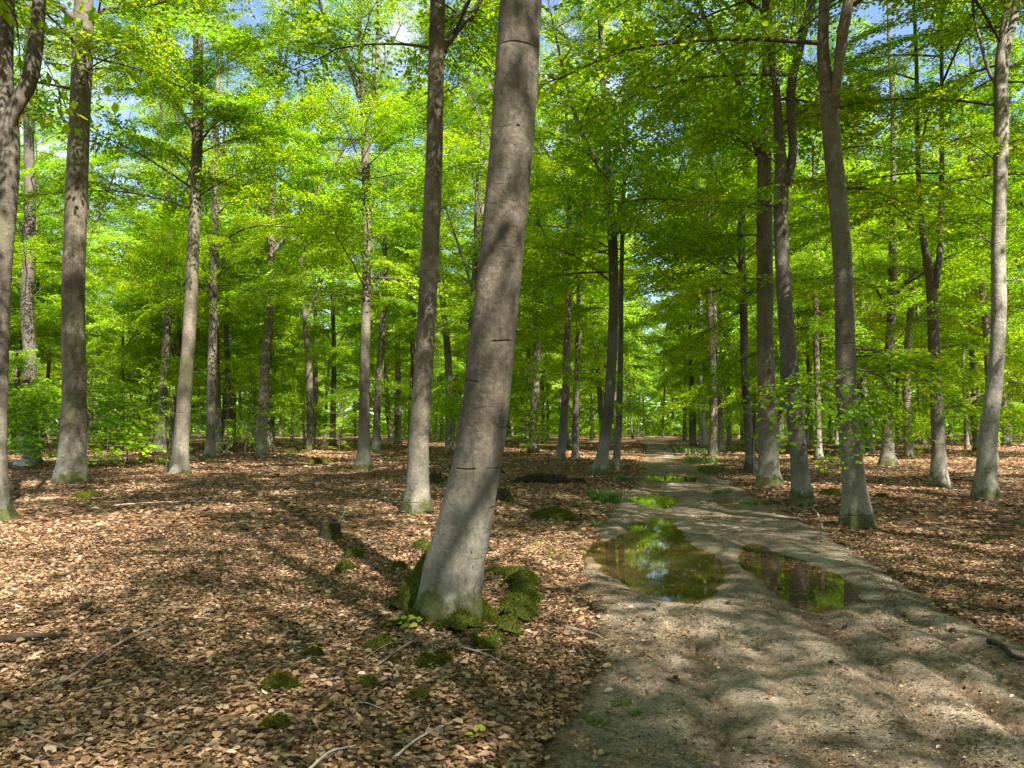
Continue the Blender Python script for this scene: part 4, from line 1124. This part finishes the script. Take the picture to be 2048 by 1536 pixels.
for pp, r in [([(936, 742), (955, 739), (975, 744), (990, 746)], .006), ([(940, 748), (965, 749), (1005, 756)], .004), ([(930, 822), (960, 814), (990, 813), (1012, 822)], .005), ([(928, 786), (950, 784), (975, 786)], .003),
              ([(925, 860), (960, 862), (1005, 858)], .004), ([(918, 895), (950, 897), (985, 905)], .004), ([(900, 955), (935, 948), (975, 955)], .004), ([(952, 672), (985, 674), (1025, 678)], .003), ([(950, 655), (990, 660), (1028, 660)], .003),
              ([(988, 535), (1000, 524), (1025, 520), (1044, 522)], .006), ([(975, 425), (982, 408), (1000, 403), (1020, 408), (1032, 425)], .006), ([(1015, 398), (1035, 402), (1048, 418)], .005), ([(982, 430), (1000, 412), (1014, 428), (1006, 440), (990, 440)], .004),
              ([(990, 255), (1015, 250), (1040, 243)], .004), ([(985, 368), (1010, 366), (1040, 372)], .003), ([(895, 1000), (915, 1018), (945, 1030)], .003), ([(925, 1110), (945, 1117), (965, 1115)], .005), ([(870, 1090), (900, 1098)], .003),
              ([(942, 1178), (952, 1172), (957, 1150)], .008), ([(986, 330), (1010, 335), (1030, 336)], .004), ([(1000, 290), (1020, 284), (1045, 300)], .003), ([(965, 590), (990, 592), (1020, 588)], .003), ([(992, 834), (994, 842), (992, 850)], .028), ([(942, 1098), (943, 1102), (943, 1106)], .016), ([(1033, 245), (1036, 248), (1040, 252)], .02), ([(945, 1130), (946, 1133), (946, 1136)], .012), ([(1012, 712), (1013, 715), (1014, 718)], .012), ([(952, 1160), (948, 1180), (950, 1200), (946, 1225)], .010), ([(930, 1190), (925, 1205), (928, 1225)], .008), ([(905, 1200), (915, 1212), (912, 1230)], .008)]:
    scar('T1', pp, r)
for pp, r in [([(148, 420), (146, 470), (145, 540), (143, 610), (142, 700)], .016), ([(152, 360), (156, 395), (152, 430)], .014), ([(130, 905), (150, 895), (158, 898)], .012), ([(128, 940), (140, 936), (152, 938), (158, 930)], .01), ([(118, 955), (135, 950)], .012), ([(155, 596), (158, 620), (156, 640)], .03)]:
    scar('T3', pp, r)
for pp, r in [([(817, 975), (826, 982), (833, 975)], .01), ([(815, 1000), (822, 996)], .012), ([(832, 705), (850, 702)], .006), ([(838, 600), (858, 605), (870, 598)], .006), ([(856, 195), (870, 190), (884, 196)], .006), ([(826, 858), (845, 862)], .005)]:
    scar('T2', pp, r)
for pp, r in [([(1676, 735), (1684, 742), (1690, 738)], .008), ([(1674, 700), (1690, 703), (1705, 698)], .005), ([(1682, 870), (1698, 866)], .005), ([(1690, 960), (1705, 956), (1712, 962)], .006), ([(1680, 520), (1692, 514), (1700, 520)], .006), ([(1660, 320), (1672, 312), (1684, 322)], .007)]:
    scar('T19', pp, r)
for pp, r in [([(1990, 640), (2000, 632), (2016, 640)], .008), ([(1966, 862), (1980, 858), (1994, 866)], .007), ([(1988, 705), (2000, 700), (2012, 706)], .006), ([(1958, 940), (1975, 936), (1990, 942)], .006)]:
    scar('T20', pp, r)

def stick(pp, rad, mat, label, lift=0.0, name="fallen_stick", upright=None, side=()):
    if upright:                                   # a twig standing up from the ground at pixel depth of its foot
        Y = ground(*pp[0])[1]
        P = np.array([at_depth(px, py, Y + upright * i)[0] for i, (px, py) in enumerate(pp)])
    else:
        P = np.array([ground(*p) for p in pp])
        m = np.linspace(0, 1, len(P))
        P[:, 2] = np.maximum(ground_z(P[:, 0], P[:, 1]), track_z(P[:, 0], P[:, 1])) + rad * 0.8 + 0.012 + lift * np.sin(m * math.pi)
    base = np.array([P[0][0], P[0][1], 0.0])
    cv = curve(P - base, 7 * len(P))
    m = np.linspace(0, 1, len(cv))
    cv = cv + wavy(cv, 2.0, 3, 3)[:, None] * rad * np.array([1.2, 0.9, 0.5])
    v, pl = tube(cv, rad * (1 - 0.55 * m) * (1 + 0.15 * np.sin(m * 31)), 8)
    A = Acc(); A.add(v, pl)
    for (f, ang, ln) in side:
        i = int(f * (len(cv) - 1))
        d = cv[min(i + 1, len(cv) - 1)] - cv[i - 1]; d /= np.linalg.norm(d)
        e = np.array([d[0] * math.cos(ang) - d[1] * math.sin(ang), d[0] * math.sin(ang) + d[1] * math.cos(ang), 0.15])
        sp = cv[i] + np.linspace(0, 1, 5)[:, None] * e * ln + np.array([0, 0, 1]) * (np.linspace(0, 1, 5) ** 2)[:, None] * -0.02
        A.add(*tube(sp, np.linspace(rad * 0.6, rad * 0.2, 5), 5))
    link(name, A.mesh(name, M[mat], True), loc=base, label=label, cat="branch", group="fallen sticks")
stick([(-20, 1293), (40, 1290), (95, 1287), (142, 1284)], 0.034, 'stick_dark', "thick dark rotten branch lying at the left edge of the picture", name="rotten_branch")
stick([(163, 1232), (178, 1224), (192, 1216)], 0.026, 'stick_dark', "short dark chunk of wood right of the thick rotten branch's tip", name="rotten_branch")
stick([(238, 1283), (262, 1274), (286, 1266)], 0.024, 'stick_dark', "dark strip of bark in the sunny leaves on the left", name="rotten_branch")
stick([(112, 1372), (160, 1350), (182, 1338), (215, 1318), (255, 1298), (300, 1272), (335, 1240)], 0.012, 'stick', "long thin grey stick slanting through the left leaf litter", 0.02, side=((0.45, 0.5, 0.35), (0.6, -0.6, 0.3)))
stick([(232, 1023), (300, 1019), (345, 1019), (435, 1015)], 0.014, 'stick_pale', "pale straight stick lying in front of the slender beeches")
stick([(185, 1100), (240, 1101), (300, 1090), (330, 1088)], 0.02, 'stick_dark', "dark thin branch in the middle of the left litter", side=((0.5, 0.7, 0.4),))
stick([(745, 1352), (800, 1318), (850, 1298), (885, 1298), (925, 1320), (985, 1338), (1062, 1368)], 0.008, 'stick', "long bowed grey twig in front of the mossy roots", 0.07, side=((0.25, 0.7, 0.25), (0.5, -0.6, 0.3), (0.7, 0.5, 0.2)))
stick([(725, 1330), (780, 1305), (830, 1295)], 0.005, 'stick', "short thin twig left of the bowed twig", 0.03)
stick([(776, 1338), (790, 1352), (799, 1372)], 0.010, 'stick_pale', "short pale stick below the bowed twig's left half")
stick([(785, 1536), (830, 1500), (880, 1472), (938, 1446)], 0.007, 'stick_pale', "thin pale stick slanting near the bottom edge", 0.01, side=((0.5, 0.5, 0.15),))
stick([(1128, 1262), (1160, 1266), (1208, 1278)], 0.018, 'stick', "stout brown stick lying at the track's left edge")
stick([(690, 1262), (740, 1240), (770, 1222)], 0.010, 'stick', "twig leading to the left end of the mossy root", 0.02)
stick([(530, 1458), (560, 1456), (580, 1452)], 0.006, 'stick_pale', "pale twig lying on the dark moss cushion", 0.05)
stick([(40, 1480), (80, 1505), (140, 1520)], 0.007, 'stick', "thin twig in the bottom left corner leaves", 0.01)
stick([(610, 1560), (660, 1525), (712, 1508)], 0.008, 'stick_pale', "pale twig at the bottom edge left of centre", 0.01)
stick([(772, 1222), (775, 1180), (788, 1130), (800, 1080)], 0.006, 'stick_dark', "thin upright dead twig left of the leaning trunk", upright=0.06, name="upright_twig", side=((0.6, 1.2, 0.12), (0.8, -1.2, 0.1)))
stick([(672, 1072), (678, 1045), (692, 1018)], 0.012, 'stick_pale', "pale stick leaning up from the jagged stump", upright=0.10, name="upright_twig")
stick([(246, 938), (252, 918), (262, 900)], 0.018, 'stick_pale', "pale broken stick standing right of the stout cracked beech", upright=0.2, name="upright_twig")
stick([(337, 952), (342, 940), (350, 930)], 0.014, 'stick_pale', "pale stick leaning against the tall slender beech's foot", upright=0.02, name="upright_twig")
stick([(1625, 1022), (1635, 1035), (1646, 1058)], 0.012, 'stick_pale', "pale twig between the dark V-forked beech and the curved bare one", 0.05)
stick([(1890, 985), (1925, 1000), (1985, 1012)], 0.016, 'stick_pale', "pale branch lying at the foot of the S-curved beech", 0.03, side=((0.5, 0.6, 0.4),))
stick([(1905, 960), (1945, 962), (1960, 965)], 0.03, 'stick_dark', "dark log piece between the Y-forked and the S-curved beech", name="rotten_branch")
stick([(490, 965), (520, 952), (570, 940)], 0.012, 'stick', "thin grey stick lying left of the three-stemmed beech", 0.03)
stick([(600, 1040), (625, 1062), (645, 1070)], 0.010, 'stick_dark', "dark twig reaching the jagged stump from the left", 0.06, side=((0.4, 0.8, 0.4),))
stick([(1975, 1292), (2005, 1302), (2030, 1322), (2065, 1340)], 0.022, 'stick_dark', "dark clod-covered branch at the track's outer edge", name="rotten_branch")
for i in range(26):
    px, py = rd.uniform(20, 1000), rd.uniform(1000, 1500) ** 1.0
    if 720 < px < 1080 and 1120 < py < 1400: continue
    a, l = rd.uniform(-0.6, 0.6), rd.uniform(40, 110) * (py - 850) / 500
    sx, sy = math.cos(a) * l, math.sin(a) * l * 0.4
    where = ["left", "centre left", "centre"][min(2, int(px / 340))]
    stick([(px, py), (px + sx * .5, py + sy * .5 + rd.uniform(-5, 5)), (px + sx, py + sy)], rd.uniform(0.003, 0.006), ['stick', 'stick_pale', 'stick_dark'][i % 3],
          ("grey", "pale", "dark")[i % 3] + " finger-thin twig lying in the %s leaf litter" % where, 0.01, name="small_twig")

def stump(px, py, wpx, hpx, label, seed):
    g = ground(px, py)
    r, h = wpx / F * g[1] / 2, hpx / F * g[1]
    r0 = np.random.RandomState(seed)
    ns = 22
    th = np.arange(ns) * 2 * math.pi / ns
    prof = [(1.5, -0.05), (1.25, 0.05), (1.0, 0.25), (0.92, 0.6), (0.85, 1.0), (0.62, 0.92), (0.5, 0.45), (0.05, 0.35)]
    jag = 1 + 0.35 * np.sin(3 * th + seed) * 0.6 + r0.normal(0, 0.16, ns)
    V = []
    for (a, b) in prof:
        jj = jag if b > 0.5 else 1 + (jag - 1) * 0.2
        V.append(np.stack([np.cos(th) * r * a * (1 + 0.12 * np.sin(4 * th + seed)), np.sin(th) * r * a * (1 + 0.1 * np.sin(3 * th)), b * h * jj], -1))
    v = np.concatenate(V)
    i = np.arange(len(prof) - 1)[:, None] * ns
    j = np.arange(ns)[None]
    q = np.stack([i + j, i + (j + 1) % ns, i + ns + (j + 1) % ns, i + ns + j], -1).reshape(-1, 4)
    base = np.array([g[0], g[1], float(ground_z(g[0], g[1]))])
    o = link("tree_stump", None, loc=base, label=label, cat="stump", group="stumps")
    link("wood", mesh_np("wood", v, q, M['stick_dark'], False), o)
    mv, mq = mound(g[0] + r * 0.5, g[1] - r * 0.9, r * 0.9, r * 0.6, h * 0.5, seed)
    k = link("moss", mesh_np("moss", mv - base, mq, M['moss'], True), o)
    tv, tq = mound(g[0], g[1] + r * 0.2, r * 0.8, r * 0.7, 0.05, seed + 3)
    tv[:, 2] += h * 0.85
    link("moss", mesh_np("moss", tv - base, tq, M['moss'], True), o)
    fv, fq = fuzz(np.concatenate([mv, tv]) - base, np.concatenate([mq, tq + len(mv)]), 1800, 0.02)
    link("moss_shoots", mesh_np("moss_shoots", fv, fq, M['moss_fuzz']), k, kind="stuff")
stump(660, 1082, 44, 24, "jagged dark mossy stump in the middle of the leaf litter", 3)
stump(1008, 1008, 34, 18, "low mossy stump just right of the leaning trunk", 5)
stump(870, 962, 26, 14, "small dark stump right behind the straight slim beech", 8)

def heap():
    g = ground(1100, 966)
    A = Acc()
    r0 = np.random.RandomState(2)
    for i in range(16):
        f = i / 15
        a, b = mound(g[0] - 0.80 + 1.6 * f, g[1] + r0.uniform(-0.12, 0.12), r0.uniform(0.16, 0.3), r0.uniform(0.2, 0.35), 0.20 * (0.6 + 0.5 * math.sin(f * 3.14)) * r0.uniform(0.8, 1.2), i + 1, r0.uniform(0, 3))
        A.add(a - np.array([g[0], g[1], 0]), b)
    link("dark_heap", A.mesh("dark_heap", M['peat'], True), loc=(g[0], g[1], 0), label="low elongated heap of dark peat and rotten wood left of the track", cat="heap")
heap()
g = ground(45, 934)
v, q = mound(g[0], g[1], 0.36, 0.25, 0.30, 4, 0.2, 0.35, 10, 24)  # piece of wood shaped as a mound, sunlight included in its pale colour
link("pale_wood_piece", mesh_np("pale_wood_piece", v - np.array([g[0], g[1], 0]), q, M['wood_sunlit'], True), loc=(g[0], g[1], 0), label="pale sunlit piece of wood beside the forked beech at the left edge", cat="deadwood")
for i, (px, py, w) in enumerate([(1560, 1172, 7), (1690, 1255, 8), (1352, 1362, 9), (1662, 1335, 7), (1905, 1262, 8), (1455, 1210, 7)]):
    g = ground(px, py); r = w / F * g[1]
    v, q = mound(g[0], g[1], r, r * 0.8, r * 0.9, i + 2, 0.5 * i, 0.2, 6, 12)
    link("pebble", mesh_np("pebble", v - np.array([g[0], g[1], 0]), q, M['peat'], True), loc=(g[0], g[1], 0), label="small dark clod lying on the bare dirt of the track", cat="clod", group="clods on the track")

def grass(px, py, wpx, hpx, n, label, ratio=0.6):
    g = ground(px, py)
    r, h = wpx / F * g[1] / 2, hpx / F * g[1]
    a, d = rd.uniform(0, 6.283, n), np.sqrt(rd.uniform(0, 1, n)) * r
    x, y = np.cos(a) * d, np.sin(a) * d * ratio * 1.5
    z = np.maximum(ground_z(x + g[0], y + g[1]), track_z(x + g[0], y + g[1]))
    b = np.stack([x, y, z - 0.01], -1)
    an = rd.uniform(0, 6.283, n)
    ln = h * rd.uniform(0.5, 1.25, n)
    o1 = np.stack([np.cos(an), np.sin(an), an * 0], -1)
    w = np.stack([-np.sin(an), np.cos(an), an * 0], -1) * (0.0035 + 0.0005 * g[1] / 3)
    lean = rd.uniform(0.15, 0.7, n)[:, None]
    m = b + o1 * ln[:, None] * lean * 0.35 + np.array([0, 0, 1]) * ln[:, None] * 0.62
    t = b + o1 * ln[:, None] * lean + np.array([0, 0, 1]) * ln[:, None] * (1 - 0.45 * lean)
    v = np.stack([b - w, b + w, m + w * 0.8, t, m - w * 0.8], 1).reshape(-1, 3)
    i = np.arange(n)[:, None] * 5
    link("grass_tuft", mesh_np("grass_tuft", v, [i + np.array([[0, 1, 2, 4]]), i + np.array([[4, 2, 3]])], M['grass']), loc=(g[0], g[1], 0), label=label, cat="grass tuft", group="grass tufts")
grass(1210, 1004, 64, 26, 900, "largest fresh green grass tuft at the track's left edge before the paired beeches")
grass(1196, 1050, 26, 12, 200, "small bright grass tuft below the largest one at the track's left edge")
grass(1245, 962, 30, 12, 200, "small grass tuft beside the foot of the paired beeches")
grass(1378, 905, 50, 12, 900, "far grass clump on the right verge where the track narrows", 3.0)
grass(1400, 925, 60, 14, 900, "middle grass clump on the right verge of the track", 2.0)
grass(1422, 942, 50, 12, 500, "near grass clump on the right verge, next to the thin puddle", 1.0)
grass(1445, 985, 40, 10, 200, "short grass tuft on the right of the track before the thick mottled beech")
grass(1510, 1008, 60, 10, 250, "low grass patch left of the dark V-forked beech's foot")
grass(1245, 1412, 40, 18, 60, "thin grass sprigs highest of three on the near left of the track")
grass(1192, 1450, 40, 18, 55, "thin grass sprigs leftmost on the near dirt by the leaf litter")
grass(1270, 1432, 30, 16, 45, "thin grass sprigs rightmost of three on the near left of the track")
grass(1675, 1240, 14, 6, 25, "tiny green sprig on the dirt near the rut puddle")

def seedling(px, py, hpx, n, label, leaf=0.05):
    g = ground(px, py)
    h = hpx / F * g[1]
    z0 = float(max(ground_z(g[0], g[1]), track_z(g[0], g[1])))
    base = np.array([g[0], g[1], z0])
    o = link("seedling", None, loc=base, label=label, cat="seedling", group="seedlings")
    A = Acc(); pos = []
    for i in range(max(1, n // 4)):
        a = rd.uniform(0, 6.28); e = np.array([math.cos(a) * h * 0.35, math.sin(a) * h * 0.35, h * rd.uniform(0.7, 1.0)])
        P = np.linspace(0, 1, 5)[:, None] * e * np.array([1, 1, 1])
        A.add(*tube(P, np.linspace(0.003, 0.0012, 5), 5))
        for j in range(4): pos.append(P[1 + j] + rd.normal(0, 0.012, 3))
    link("stem", A.mesh("stem", M['stick'], True), o)
    pos = np.array(pos); m = len(pos)
    a = rd.uniform(0, 6.283, m)
    hd = np.stack([np.cos(a), np.sin(a), rd.normal(0.05, 0.2, m)], -1)
    L = leaf * rd.uniform(0.7, 1.2, m)
    v, q = leaf_hex(pos, hd, np.stack([rd.normal(0, .3, m), rd.normal(-0.2, .3, m), np.ones(m)], -1), L, L * 0.65, np.full(m, 0.15), rd.normal(-0.05, 0.08, m))
    nl = m
    for i in range(nl):
        vi = v[i * 6:i * 6 + 6]
        link("leaf", mesh_np("leaf", vi, np.array([[0, 1, 2, 3], [0, 3, 4, 5]]), M['seedling']), o)
seedling(812, 1268, 34, 16, "yellow-green beech seedling growing on the mossy root", 0.055)
seedling(832, 1262, 24, 10, "smaller yellowish seedling beside the one on the mossy root", 0.05)
seedling(958, 1484, 16, 4, "single green seedling in the leaves at the bottom edge", 0.06)
seedling(806, 1478, 12, 4, "tiny seedling in the bottom centre leaves", 0.04)
for i, (px, py) in enumerate([(1062, 1112), (1085, 1100), (1108, 1108), (1128, 1122), (1095, 1128), (1072, 1098)]):
    seedling(px, py, 12, 6, "low green seedling between the leaning trunk and the large puddle", 0.04)
for i, (px, py) in enumerate([(1780, 1120), (1735, 1112), (1835, 1135), (1870, 1150), (1905, 1180), (1760, 1130)]):
    seedling(px, py, 8, 4, "tiny pale green seedling in the trampled leaves right of the rut puddle", 0.035)

import sys
print("tris", sum(sum(len(p.vertices) - 2 for p in me.polygons) for me in bpy.data.meshes))
